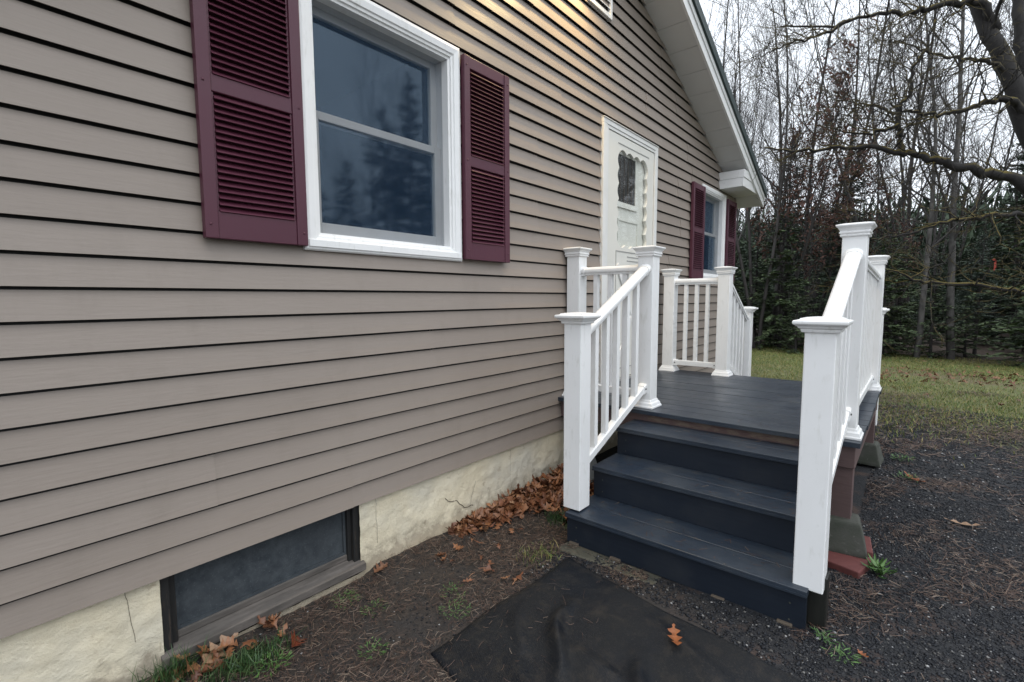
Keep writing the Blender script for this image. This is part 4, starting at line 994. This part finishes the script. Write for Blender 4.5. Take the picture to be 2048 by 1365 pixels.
tag(from_arrays('pine_needles', np.concatenate([Va, Vb, Vc]), np.concatenate([Fa, Fb + len(Va), Fc + len(Va) + len(Vb)]), 'pine_needle'), 'fallen brown pine needles strewn over soil and gravel', 'needles', kind='stuff')
def blades(x, y, h, w, lean=0.4, zoff=0.0):
    n = len(x); a = nrng.uniform(0, 6.28, n); b = nrng.uniform(0, 6.28, n); z = ground_h(x, y) + zoff - 0.004
    s = np.stack([np.cos(a) * w, np.sin(a) * w, 0 * a], -1); ln = np.abs(nrng.normal(0, lean, n)) * h
    t = np.stack([np.cos(b) * ln, np.sin(b) * ln, h * nrng.uniform(.75, 1.0, n)], -1); c = np.stack([x, y, z], -1)
    mid = c + t * np.array([0.35, 0.35, 0.6])
    V = np.stack([c - s, c + s, mid + s * .8, mid - s * .8, c + t + s * .12, c + t - s * .12], 1)
    F = np.array([(0, 1, 2, 3), (3, 2, 4, 5)])[None] + (np.arange(n) * 6)[:, None, None]
    return V.reshape(-1, 3), F.reshape(-1, 4)
# lawn
x, y = rpts(170000, 5.0, 14.5, -6.5, 4.5)
e = x - 0.8 * np.minimum(y, -0.9) - 0.95 + 0.3 * np.sin(2.2 * y) + nrng.normal(0, 0.8, len(x)) + 0.7 * np.sin(3.1 * y + 1.1 * x)
band = np.exp(-((x - 10.8 - 0.15 * y + .3 * np.sin(1.4 * y)) / 0.75) ** 2) * (y < -0.9)
k = (e > 7.7) & (nrng.random(len(x)) > 0.88 * band) & ((x > 7.3) | (y < -0.05)) & (np.sin(1.7 * x) * np.cos(1.9 * y) + nrng.normal(0, .6, len(x)) > -1.0)
x, y = x[k], y[k]
V, F = blades(x, y, nrng.uniform(0.02, 0.055, len(x)), 0.0035, 0.7)
tag(from_arrays('lawn_grass', V, F, 'lawn_blade'), 'short yellow-green lawn grass beyond the porch', 'grass', kind='stuff')
# leaves lying on the lawn band
off = 0; LV = []; LF = []
for i in range(420):
    yy = lr.uniform(-5.5, -1.2); xx = 10.8 + 0.15 * yy + .3 * math.sin(1.4 * yy) + lr.gauss(0, 0.55)
    add_leaf(xx, yy, GZ + 0.03 + lr.random() * 0.03, 0.9)
for i in range(45): add_leaf(lr.uniform(7.3, 13.5), lr.uniform(-5, 2.5), GZ + 0.04, 0.8)
tag(from_arrays('lawn_leaves', np.concatenate(LV), np.concatenate(LF), 'oak_leaf'), 'brown leaves scattered in a band across the lawn', 'leaves', kind='stuff')
# fresh grass tufts by the basement window and thin sprouts
def tuft(name, cx_, cy_, sx, sy, n, h, label, mat='fresh_grass', w=0.0016):
    x = nrng.normal(cx_, sx, n); y = np.minimum(nrng.normal(cy_, sy, n), -0.045)
    V, F = blades(x, y, nrng.uniform(h * .4, h, n), w, 0.55)
    return tag(from_arrays(name, V, F, mat), label, 'grass', kind='stuff')
tuft('grass_tuft', 0.64, -0.20, 0.070, 0.035, 700, 0.075, 'bright green grass tuft in front of the basement window')
tuft('grass_tuft', 0.45, -0.085, 0.045, 0.030, 220, 0.11, 'long thin grass at the basement window jamb')
tuft('grass_tuft', 2.34, -0.42, 0.05, 0.05, 260, 0.07, 'sparse grass beside the bottom step post')
tuft('grass_tuft', 1.95, -0.56, 0.06, 0.05, 160, 0.05, 'yellowish sprouts between the mat and the leaf drift', 'lawn_blade')
# weeds: small rosettes of rounded leaves
def weed(x, y, n, r, label, h=0.02, up=0.25, wd_=0.32, group=None):
    V = []; F = []; o = 0
    for i in range(n):
        a = lr.uniform(0, 6.28); d = r * lr.random() ** 0.6; L = lr.uniform(0.5, 1) * wd_ * 0.09
        A, B = leaf_mesh(lr, L, L * 0.34, 0.0, 0.25, 0.3, 6)
        px_, py_ = d * math.cos(a), d * math.sin(a)
        A = place(A, (px_, py_, h * lr.random() + 0.01), a + lr.uniform(-.8, .8), lr.gauss(0, .3), -abs(lr.gauss(up, .25))); V.append(A); F.append(B + o); o += len(A)
    ob = from_arrays('weed', np.concatenate(V), np.concatenate(F), 'weed_leaf'); ob.location = (x, y, float(ground_h(x, y)))
    return tag(ob, label, 'weed', group)
weed(2.84, -1.935, 46, 0.055, 'bright green spiky weed at the corner of the red paver', 0.04, 0.6, 0.9)
weed(2.05, -1.86, 60, 0.06, 'round-leaved weed on the gravel by the dark newel core', 0.02)
weed(2.12, -1.80, 40, 0.045, 'small leafy weed touching the foot of the dark newel core', 0.02)
weed(1.33, -0.57, 130, 0.07, 'bright green clover patch beside the mat edge', 0.012, 0.1, 0.2)
weed(1.42, -0.47, 70, 0.07, 'thin clover sprouts uphill of the clover patch', 0.012, 0.1, 0.2)
weed(1.08, -0.14, 110, 0.07, 'low green weeds close to the foundation between the sill and the curled leaf', 0.012, 0.15, 0.22)
weed(1.12, -0.30, 60, 0.06, 'dark weed patch in the soil between mat and foundation', 0.012, 0.15, 0.22)
weed(0.98, -0.50, 70, 0.06, 'weed clump at the mat corner', 0.015, 0.2, 0.25)
weed(0.70, -0.28, 120, 0.07, 'leafy weeds around the bright grass tuft', 0.02, 0.2, 0.3)
weed(4.95, -1.98, 60, 0.09, 'green weeds beside the lawn-side pier block', 0.03, 0.4, 0.5)
weed(4.45, -2.02, 40, 0.08, 'small weeds on the gravel before the lawn-side pier block', 0.03, 0.4, 0.45)

# grit, needles and leaf scraps lying on the treads and the deck
px_, py_, pz_ = [], [], []
for x0, x1, zt, n in ((2.12, 2.40, -0.176, 150), (2.40, 2.68, 0.004, 110), (2.69, 2.93, 0.174, 80), (2.95, 4.75, DZ, 420)):
    px_.append(nrng.uniform(x0, x1, n)); py_.append(nrng.uniform(-1.70, -0.64, n)); pz_.append(np.full(n, zt))
px_, py_, pz_ = [np.concatenate(a_) for a_ in (px_, py_, pz_)]; n = len(px_)
a = nrng.uniform(0, 6.28, n); L = np.where(nrng.random(n) < 0.35, nrng.uniform(0.008, 0.024, n), nrng.uniform(0.0015, 0.004, n)); w_ = np.minimum(L * 0.4, 0.0009)
d = np.stack([np.cos(a) * L, np.sin(a) * L, 0 * a], -1); sd_ = np.stack([-np.sin(a) * w_, np.cos(a) * w_, 0 * a], -1); c = np.stack([px_, py_, pz_ + 0.0022], -1)
tag(from_arrays('step_debris', np.stack([c - d - sd_, c - d + sd_, c + d + sd_, c + d - sd_], 1).reshape(-1, 3), np.arange(4 * n).reshape(-1, 4), 'pine_needle'), 'tiny bits of grit and pine needle on the steps and deck', 'debris', kind='stuff')

# ------------------------------------------------------------------ trees
def rot_about(v, ax, a): return Matrix.Rotation(a, 3, ax) @ v
def seg_tubes(S_):
    """list of (p0,p1,r0,r1) -> arrays of quad tubes (3-6 sides by radius)"""
    V = []; F = []; o = 0
    for p0, p1, r0, r1 in S_:
        n = 3 if r0 < 0.02 else (5 if r0 < 0.08 else 9)
        d = p1 - p0
        if d.length < 1e-5: continue
        d.normalize(); a = d.cross(Vector((0, 0, 1)) if abs(d.z) < 0.92 else Vector((1, 0, 0))).normalized(); b = d.cross(a)
        for p, r in ((p0, r0), (p1, r1)):
            for q in range(n): t = 6.28318 * q / n; w = a * (math.cos(t) * r) + b * (math.sin(t) * r); V.append((p.x + w.x, p.y + w.y, p.z + w.z))
        for q in range(n): F.append((o + q, o + (q + 1) % n, o + n + (q + 1) % n, o + n + q))
        o += 2 * n
    return np.array(V), np.array(F)
def grow(r, p, d, L, rad, lev, out, upw=0.10, wig=0.16, kids=(4, 5, 4, 3)):
    n = max(3, int(4 + lev)) if lev > 0 else 3
    pts = [p.copy()]; dirs = []
    for i in range(n):
        d = (d + Vector((r.gauss(0, wig), r.gauss(0, wig), r.gauss(0, wig) + upw))).normalized()
        q = pts[-1] + d * (L / n); r0 = rad * (1 - 0.72 * i / n); r1 = rad * (1 - 0.72 * (i + 1) / n)
        out.append((pts[-1].copy(), q.copy(), r0, r1)); pts.append(q); dirs.append(d.copy())
    if lev <= 0: return
    k = kids[min(lev, len(kids) - 1)]
    for j in range(k):
        t = 0.25 + 0.75 * (j + r.random()) / k; i = min(n - 1, int(t * n)); f = t * n - i
        base = pts[i].lerp(pts[i + 1], f); dd = dirs[i]
        ax = dd.cross(Vector((r.gauss(0, 1), r.gauss(0, 1), r.gauss(0, 1)))).normalized()
        grow(r, base, rot_about(dd, ax, r.uniform(0.35, 0.95)), L * r.uniform(0.42, 0.66), max(0.0036, rad * (1 - 0.7 * t) * r.uniform(0.5, 0.7)), lev - 1, out, upw, wig * 1.15, kids)
def bare_tree_meshes(seed, H, rad, stems=1, lean=0.12, kids=(0, 6, 7, 7), lev=3):
    r = random.Random(seed); tr = []; cr = []
    for s in range(stems):
        d = Vector((r.gauss(0, lean), r.gauss(0, lean), 1)).normalized(); p = Vector((r.uniform(-.15, .15) * (stems > 1), r.uniform(-.15, .15) * (stems > 1), -0.15)); n = 14
        pts = [p.copy()]; dirs = []
        for i in range(n):
            d = (d + Vector((r.gauss(0, .045), r.gauss(0, .045), 0.03))).normalized(); q = pts[-1] + d * (H / n)
            tr.append((pts[-1].copy(), q.copy(), rad * (1 - 0.9 * i / n), rad * (1 - 0.9 * (i + 1) / n))); pts.append(q); dirs.append(d.copy())
        nbr = 17 if stems == 1 else 11
        for j in range(nbr):
            t = 0.22 + 0.77 * (j + r.random()) / nbr; i = min(n - 1, int(t * n)); base = pts[i].lerp(pts[i + 1], t * n - i)
            ax = dirs[i].cross(Vector((r.gauss(0, 1), r.gauss(0, 1), 0.1))).normalized()
            grow(r, base, rot_about(dirs[i], ax, r.uniform(0.45, 1.0)), H * r.uniform(0.16, 0.32) * (1.15 - 0.6 * t), rad * (1 - 0.88 * t) * 0.5, lev - 1, cr, 0.13, 0.13, kids)
    return seg_tubes(tr), seg_tubes(cr)
def conifer_meshes(seed, H, R0, bare=0.08, droop=0.25, dens=1.0, spray=0.30):
    """trunk + boughs ; foliage = flat sprays of narrow blades spread through the bough volume"""
    r = random.Random(seed); tr = []; n = 10; p = Vector((0, 0, -0.15)); lean = Vector((r.gauss(0, .02), r.gauss(0, .02), 1))
    rad = 0.010 * H + 0.03
    for i in range(n):
        q = p + lean * (H * 1.02 / n); tr.append((p.copy(), q.copy(), rad * (1 - .93 * i / n), rad * (1 - .93 * (i + 1) / n))); p = q
    C = []; D = []; Sd = []
    z = bare * H
    while z < H * 0.985:
        t = z / H; Lb = R0 * (1 - t) ** 0.75 * (0.35 + 0.65 * min(1, t / 0.18)) 
        for b in range(r.choice([3, 4, 5])):
            if r.random() > 0.86: continue
            a = r.uniform(0, 6.283); L = Lb * r.uniform(0.55, 1.15) + 0.08; el = 0.25 - droop * (1 - t) + r.gauss(0, .12)
            base = Vector((0, 0, z + r.uniform(-.1, .1))); d = Vector((math.cos(a) * math.cos(el), math.sin(a) * math.cos(el), math.sin(el)))
            tip = base + d * L - Vector((0, 0, droop * 0.35 * L)); tr.append((base, tip, 0.010 + 0.006 * L, 0.004))
            side = Vector((-math.sin(a), math.cos(a), 0)); m_ = max(4, int(dens * L / 0.055))
            for k in range(m_):
                s = 0.18 + 0.82 * (k + r.random()) / m_; c = base.lerp(tip, s); sl = spray * (1.15 - 0.75 * s) * (0.5 + 0.5 * min(1, L))
                for sg in (-1, 1):
                    if r.random() < 0.12: continue
                    dd = (d * r.uniform(0.35, 0.9) + side * sg * r.uniform(0.6, 1.0) + Vector((0, 0, r.gauss(-.10, .18)))).normalized() * sl * r.uniform(.6, 1.2)
                    C.append(c + Vector((0, 0, r.gauss(0, .015)))); D.append(dd); Sd.append(dd.cross(Vector((r.gauss(0, .35), r.gauss(0, .35), 1))).normalized() * (0.022 + 0.10 * sl))
        z += r.uniform(0.09, 0.17) * (0.6 + 0.05 * H)
    C, D, Sd = [np.array([tuple(v) for v in A]) for A in (C, D, Sd)]
    # each spray: a ragged strip of three blades
    V = np.stack([C, C + D * .45 + Sd, C + D * .62 + Sd * .35, C + D, C + D * .62 - Sd * .35, C + D * .45 - Sd], 1)
    F = np.array([(0, 1, 2, 3), (0, 3, 4, 5)])[None] + (np.arange(len(C)) * 6)[:, None, None]
    return seg_tubes(tr), (V.reshape(-1, 3), F.reshape(-1, 4))
def quadify(F): return F
def seg_mesh(name, VF, mat):
    V, F = VF
    V = np.asarray(V, np.float32); F = np.asarray(F, np.int32); me = bpy.data.meshes.new(name)
    me.vertices.add(len(V)); me.vertices.foreach_set('co', V.ravel()); me.loops.add(F.size); me.loops.foreach_set('vertex_index', F.ravel())
    me.polygons.add(len(F)); me.polygons.foreach_set('loop_start', np.arange(0, F.size, F.shape[1], dtype=np.int32)); me.polygons.foreach_set('loop_total', np.full(len(F), F.shape[1], np.int32))
    me.update(calc_edges=True); me.materials.append(MATS[mat]); return me
def tree(name, meshes, x, y, s, rz, label, group, crown='crown', lean=(0, 0)):
    o = tag(empty(name, (x, y, float(ground_h(x, y)))), label, 'tree', group); o.scale = (s, s, s); o.rotation_euler = (lean[0], lean[1], rz)
    for nm, me in zip(('trunk', crown), meshes): link_mesh(nm, me, None, o)
    return o
# variants
BARE = []
for i, (sd_, H, rd, st, ln) in enumerate(((1, 14, 0.072, 1, .06), (2, 16, 0.088, 1, .08), (3, 13, 0.055, 3, .14), (4, 15, 0.065, 2, .10), (5, 10, 0.045, 1, .16))):
    t, c = bare_tree_meshes(sd_, H, rd, st, ln); BARE.append((seg_mesh('trunk', t, 'bark_far'), seg_mesh('branches', c, 'bark_far')))
t, c = bare_tree_meshes(21, 15, 0.105, 1, .03); PALE = (seg_mesh('trunk', t, 'bark_pale'), seg_mesh('branches', c, 'bark_far'))
CON = []
for i, (sd_, H, R0, bare, dr, dn, sp, mt) in enumerate(((1, 9.0, 2.3, .05, .30, 1.0, .34, 'needle_hemlock'), (2, 6.0, 1.9, .04, .35, 1.0, .30, 'needle_hemlock'), (3, 4.0, 1.5, .03, .30, 1.1, .26, 'needle_bright'), (4, 11.0, 2.4, .25, .05, .9, .40, 'needle_pine'), (5, 2.2, 0.95, .02, .25, 1.2, .20, 'needle_bright'))):
    t, c = conifer_meshes(sd_, H, R0, bare, dr, dn, sp); CON.append((seg_mesh('trunk', t, 'bark_far'), seg_mesh('foliage', c, mt)))
tr_ = random.Random(42)
GB, GC = 'bare trees of the wood behind the lawn', 'evergreens of the wood behind the lawn'
LB = ['tall single-stemmed bare tree in the wood behind the lawn', 'tall thick bare tree with wide crown in the wood', 'bare tree with three stems from one root in the wood', 'bare tree forking into two stems in the wood', 'thin leaning bare tree in the wood behind the lawn']
LC = ['tall dark hemlock in the wood behind the lawn', 'medium dark hemlock at the wood edge', 'bright green young hemlock at the wood edge', 'tall blue-green pine rising above the wood edge', 'knee-high to head-high evergreen sapling at the wood edge']
def angpos(deg, dist):
    a = math.radians(deg); return dist * math.sin(a), -2.0 + dist * math.cos(a)
# pale trunks that stand out at the wood edge
for deg, dist, s, rz, lab in ((92.6, 14.2, .72, .4, 'pale grey trunk standing at the lawn edge, straight and thick'), (90.2, 13.9, .6, 2.1, 'slender pale trunk leaning at the lawn edge'), (79.0, 15.5, .7, 1.1, 'slim pale trunk among evergreens near the house corner')):
    x, y = angpos(deg, dist); tree('bare_tree', PALE, x, y, s, rz, lab, None, 'branches', (0.02, -0.05))
i = 0
for dist, n, lo, hi in ((15.5, 4, 72, 104), (18.5, 6, 66, 106), (23, 8, 64, 106), (29, 8, 62, 108), (37, 8, 60, 108)):
    for k in range(n):
        deg = lo + (hi - lo) * (k + tr_.uniform(.1, .9)) / n; x, y = angpos(deg, dist + tr_.uniform(-1.5, 1.5)); v = tr_.randrange(5)
        tree('bare_tree', BARE[v], x, y, tr_.uniform(.8, 1.2), tr_.uniform(0, 6.28), LB[v], GB, 'branches')
for dist, n, lo, hi, vs_, sc_ in ((14.3, 11, 70, 106, (2, 4, 4), (.6, 1.0)), (15.8, 10, 70, 106, (1, 2, 2, 3), (.35, .75)), (18.5, 11, 68, 106, (1, 1, 2, 3), (.45, .9)), (22, 12, 66, 106, (1, 1, 3), (.45, .68)), (27, 12, 64, 106, (1, 3), (.5, .8)), (24, 6, 90, 106, (0, 1, 3), (.5, .75))):
    for k in range(n):
        deg = lo + (hi - lo) * (k + tr_.uniform(.1, .9)) / n; x, y = angpos(deg, dist + tr_.uniform(-.9, .9)); v = tr_.choice(vs_)
        tree('evergreen_tree', CON[v], x, y, tr_.uniform(*sc_) * (0.68 if v == 3 else 1.0), tr_.uniform(0, 6.28), LC[v], GC, 'foliage')
x, y = angpos(79.6, 19.5); tree('pine_tree', CON[3], x, y, 0.62, 1.0, 'feathery pine rising beside the house corner', None, 'foliage')
x, y = angpos(97.5, 22); tree('pine_tree', CON[3], x, y, 0.8, 2.0, 'tall pine behind the mossy tree limbs', None, 'foliage')
# russet beech-like tree still holding its leaves
t, c = bare_tree_meshes(33, 6.5, 0.06, 2, .16)
rv = random.Random(9); cv = c[0]; idx = [rv.randrange(len(cv)) for _ in range(2600)]
C_ = cv[idx] + nrng.normal(0, .03, (2600, 3)); D_ = nrng.normal(0, .035, (2600, 3)); S_2 = np.cross(D_, nrng.normal(0, 1, (2600, 3))); S_2 *= 0.022 / (np.linalg.norm(S_2, axis=1, keepdims=True) + 1e-6)
lv = (np.stack([C_ - D_, C_ + S_2, C_ + D_, C_ - S_2], 1).reshape(-1, 3), np.arange(2600 * 4).reshape(-1, 4))
mt, mc, ml = seg_mesh('trunk', t, 'bark_far'), seg_mesh('branches', c, 'bark_far'), seg_mesh('leaves', lv, 'russet_leaf')
for deg, dist, s, rz, lab in ((78.6, 15.2, 1.0, 0.2, 'small russet-leaved beech beside the house corner'), (81.5, 16.5, .9, 2.2, 'russet-leaved beech below the feathery pine'), (88.5, 17, .8, 4.0, 'thin russet-leaved sapling behind the tall white post')):
    x, y = angpos(deg, dist); o = tree('beech_tree', (mt, mc), x, y, s, rz, lab, None, 'branches'); link_mesh('leaves', ml, None, o)
# trees across the drive, seen mirrored in the window glass
for k, (x, y, v, s) in enumerate(((2.5, -21, 1, .95), (4.5, -20, 1, .9), (6.5, -21, 1, 1.0), (8.5, -20, 2, 1.2), (10.5, -21, 1, 1.0), (12.3, -20, 1, 1.1), (14.2, -21, 0, 0.95), (16, -20, 0, 1.3), (17.5, -18, 0, 1.15), (18.5, -21, 3, 1.3), (20.5, -18, 0, 1.35), (22.5, -20, 3, 1.3))):
    tree('evergreen_tree', CON[v], x, y, s, k * 1.1, 'evergreen across the drive facing the house', 'evergreens across the drive', 'foliage')
for k, (x, y, v, s) in enumerate(((12.5, -22, 4, 1.1), (15, -19, 2, 0.95), (17, -22, 1, 1.0), (19.5, -16, 3, 1.0))):
    tree('bare_tree', BARE[v], x, y, s, k * 1.7, 'bare tree across the drive facing the house', 'bare trees across the drive', 'branches')
# far wood: dense brush filling the depth of the wood
fr_ = np.random.default_rng(77); n = 60000
an = np.radians(fr_.uniform(58, 110, n)); ds = fr_.uniform(32, 46, n); X_ = ds * np.sin(an); Y_ = -2 + ds * np.cos(an); hh = fr_.uniform(1.0, 7.0, n) * fr_.random(n) ** 0.4
a = fr_.uniform(0, 6.28, n); L = fr_.uniform(.15, .45, n)
dv = np.stack([np.cos(a) * L, np.sin(a) * L, fr_.normal(0, .5, n)], -1); C_ = np.stack([X_, Y_, GZ + hh], -1); sv = np.stack([-np.sin(a), np.cos(a), fr_.normal(0, .6, n)], -1) * (0.22 * L)[:, None]
tag(from_arrays('far_wood', np.stack([C_ - dv, C_ + sv, C_ + dv, C_ - sv], 1).reshape(-1, 3), np.arange(4 * n).reshape(-1, 4), 'needle_hemlock'), 'dark mass of evergreen growth deep in the wood', 'wood', kind='stuff')

# ---- near tree with mossy limbs --------------------------------------
LIMB = {
 'trunk': [(7.95, -3.52, -0.5), (7.92, -3.45, -0.14), (7.9, -3.32, 0.72), (7.88, -3.19, 1.48), (7.92, -3.03, 2.19), (7.9, -2.84, 2.86), (7.86, -2.63, 3.5), (7.9, -2.46, 3.99), (7.95, -2.31, 4.58), (7.9, -2.18, 5.18), (8.0, -1.95, 6.2), (8.1, -1.8, 7.4), (8.0, -1.7, 8.8)],
 'fork': [(7.9, -2.92, 2.63), (8.0, -2.81, 3.33), (8.1, -2.74, 3.92), (8.2, -2.67, 4.58), (8.3, -2.62, 5.25), (8.5, -2.6, 6.4), (8.6, -2.7, 7.8)],
 'L1': [(7.9, -3.18, 1.74), (7.75, -2.83, 2.18), (7.6, -2.59, 2.31), (7.5, -2.33, 2.4), (7.45, -2.12, 2.5), (7.4, -1.94, 2.6), (7.3, -1.76, 2.63), (7.2, -1.48, 2.74), (7.1, -1.2, 2.74), (7.0, -0.8, 2.77), (6.9, -0.42, 2.86)],
 'L1b': [(7.35, -1.77, 2.64), (7.4, -1.76, 2.83), (7.4, -1.72, 3.04), (7.45, -1.74, 3.2), (7.5, -1.81, 3.36), (7.5, -1.82, 3.6), (7.6, -1.92, 3.86), (7.7, -1.99, 4.18)],
 'L1c': [(7.4, -1.73, 2.97), (7.35, -1.61, 2.93), (7.3, -1.47, 2.91), (7.2, -1.28, 2.94), (7.1, -1.03, 3.03)],
 'L1d': [(7.4, -1.73, 3.08), (7.5, -1.54, 3.25), (7.6, -1.3, 3.4), (7.7, -0.99, 3.54)],
 'L2': [(7.9, -2.95, 2.70), (7.8, -2.77, 3.03), (7.7, -2.66, 3.11), (7.6, -2.5, 3.11), (7.5, -2.37, 3.05), (7.4, -2.17, 3.01), (7.3, -2.0, 3.0), (7.2, -1.81, 3.07), (7.1, -1.65, 3.16)],
 'L3': [(7.9, -2.53, 3.95), (7.8, -2.41, 4.22), (7.7, -2.26, 4.27), (7.5, -1.96, 4.25), (7.4, -1.8, 4.21), (7.2, -1.55, 4.19), (7.0, -1.24, 4.15), (6.9, -0.96, 4.12), (6.7, -0.58, 4.18)],
 'L3b': [(7.0, -1.24, 4.15), (6.9, -1.06, 4.05), (6.9, -0.81, 4.04), (6.8, -0.57, 3.99), (6.8, -0.36, 3.94)],
 'L4': [(7.9, -3.18, 1.76), (7.7, -2.85, 1.86), (7.5, -2.6, 1.86), (7.4, -2.4, 1.83), (7.2, -2.15, 1.77), (7.0, -1.82, 1.67), (6.9, -1.56, 1.62)],
 'L5': [(7.9, -3.3, 0.90), (7.5, -2.88, 1.02), (7.3, -2.64, 1.06), (7.0, -2.26, 1.11), (6.8, -2.02, 1.15), (6.7, -1.85, 1.23), (6.6, -1.68, 1.28)],
 'L5b': [(7.1, -2.43, 1.09), (7.1, -2.52, 1.15), (7.1, -2.57, 1.3), (7.1, -2.60, 1.37)],
 'L5c': [(6.75, -1.93, 1.16), (6.8, -2.05, 1.26), (6.9, -2.19, 1.31), (6.9, -2.24, 1.44)],
 'L6': [(7.9, -2.68, 3.42), (7.7, -2.5, 3.55), (7.6, -2.27, 3.62), (7.5, -2.05, 3.7), (7.4, -1.83, 3.81), (7.3, -1.6, 3.93)]}
RAD = {'trunk': (.135, .05), 'fork': (.075, .035), 'L1': (.070, .010), 'L1b': (.036, .010), 'L1c': (.026, .006), 'L1d': (.020, .005), 'L2': (.045, .009), 'L3': (.048, .008), 'L3b': (.022, .006), 'L4': (.034, .007), 'L5': (.036, .006), 'L5b': (.011, .004), 'L5c': (.011, .003), 'L6': (.026, .006)}
near = tag(empty('mossy_tree', (7.93, -3.48, GZ)), 'gnarled bare tree with moss-topped limbs reaching toward the porch', 'tree')
def smooth_path(P, sub=5):
    P = [Vector(p) for p in P]; out = []
    for i in range(len(P) - 1):
        a, b, c, d = P[max(i - 1, 0)], P[i], P[i + 1], P[min(i + 2, len(P) - 1)]
        for k in range(sub):
            t = k / sub; out.append(0.5 * ((2 * b) + (c - a) * t + (2 * a - 5 * b + 4 * c - d) * t * t + (3 * b - a - 3 * c + d) * t ** 3))
    return out + [P[-1]]
tw = []; r5 = random.Random(31)
for nm, P in LIMB.items():
    pts = smooth_path(P); n = len(pts); ra, rb = RAD[nm]
    pts = [p + Vector((r5.gauss(0, 1), r5.gauss(0, 1), r5.gauss(0, 1))) * (0.012 if 0 < i < n - 1 else 0) for i, p in enumerate(pts)]
    rads = [(ra + (rb - ra) * (i / (n - 1)) ** 0.85) * r5.uniform(.92, 1.1) for i in range(n)]
    m = MB(); tube(m, pts, rads, 12 if ra > .1 else 8); m.build('trunk' if nm == 'trunk' else 'limb', 'bark_moss', near, True)
    kt = {'trunk': 10, 'fork': 12, 'L1': 26, 'L1b': 16, 'L1c': 9, 'L1d': 9, 'L2': 16, 'L3': 26, 'L3b': 12, 'L4': 14, 'L5': 12, 'L6': 16}.get(nm, 4)
    for k in range(kt):
        t = 0.15 + 0.85 * (k + r5.random()) / kt
        if nm in ('trunk', 'fork'): t = 0.55 + 0.45 * r5.random()
        i = min(n - 2, int(t * (n - 1))); d = (pts[i + 1] - pts[i]).normalized()
        ax = d.cross(Vector((r5.gauss(0, 1), r5.gauss(0, 1), r5.gauss(0, .6)))).normalized()
        big = nm in ('trunk', 'fork')
        grow(r5, pts[i], rot_about(d, ax, r5.uniform(0.4, 1.2)), r5.uniform(0.35, 0.9) * (2.4 if big else 1), min(0.010 if not big else 0.03, rads[i] * .5), 2, tw, 0.03, 0.22, (0, 3, 4))
V, F = None, None
tri = [s for s in tw]
for s in tri: pass
Vt, Ft = seg_tubes([(a, b, min(c, 0.0195), min(d_, 0.0195)) for a, b, c, d_ in tw])
Vt = Vt - np.array([7.93, -3.48, GZ])
from_arrays('twigs', Vt, Ft, 'bark_moss', near)
m = MB(); m.poly([(7.098, -2.594, 1.355), (7.099, -2.606, 1.352), (7.10, -2.607, 1.25), (7.10, -2.597, 1.24)]); m.poly([(7.103, -2.600, 1.352), (7.103, -2.610, 1.345), (7.108, -2.616, 1.275), (7.107, -2.606, 1.268)])
tube(m, [(7.1, -2.588, 1.348), (7.1, -2.598, 1.362)], [0.012, 0.012], 8)
tag(m.build('flagging_ribbon', 'ribbon'), 'red flagging ribbon tied to a twig of the mossy tree', 'ribbon')
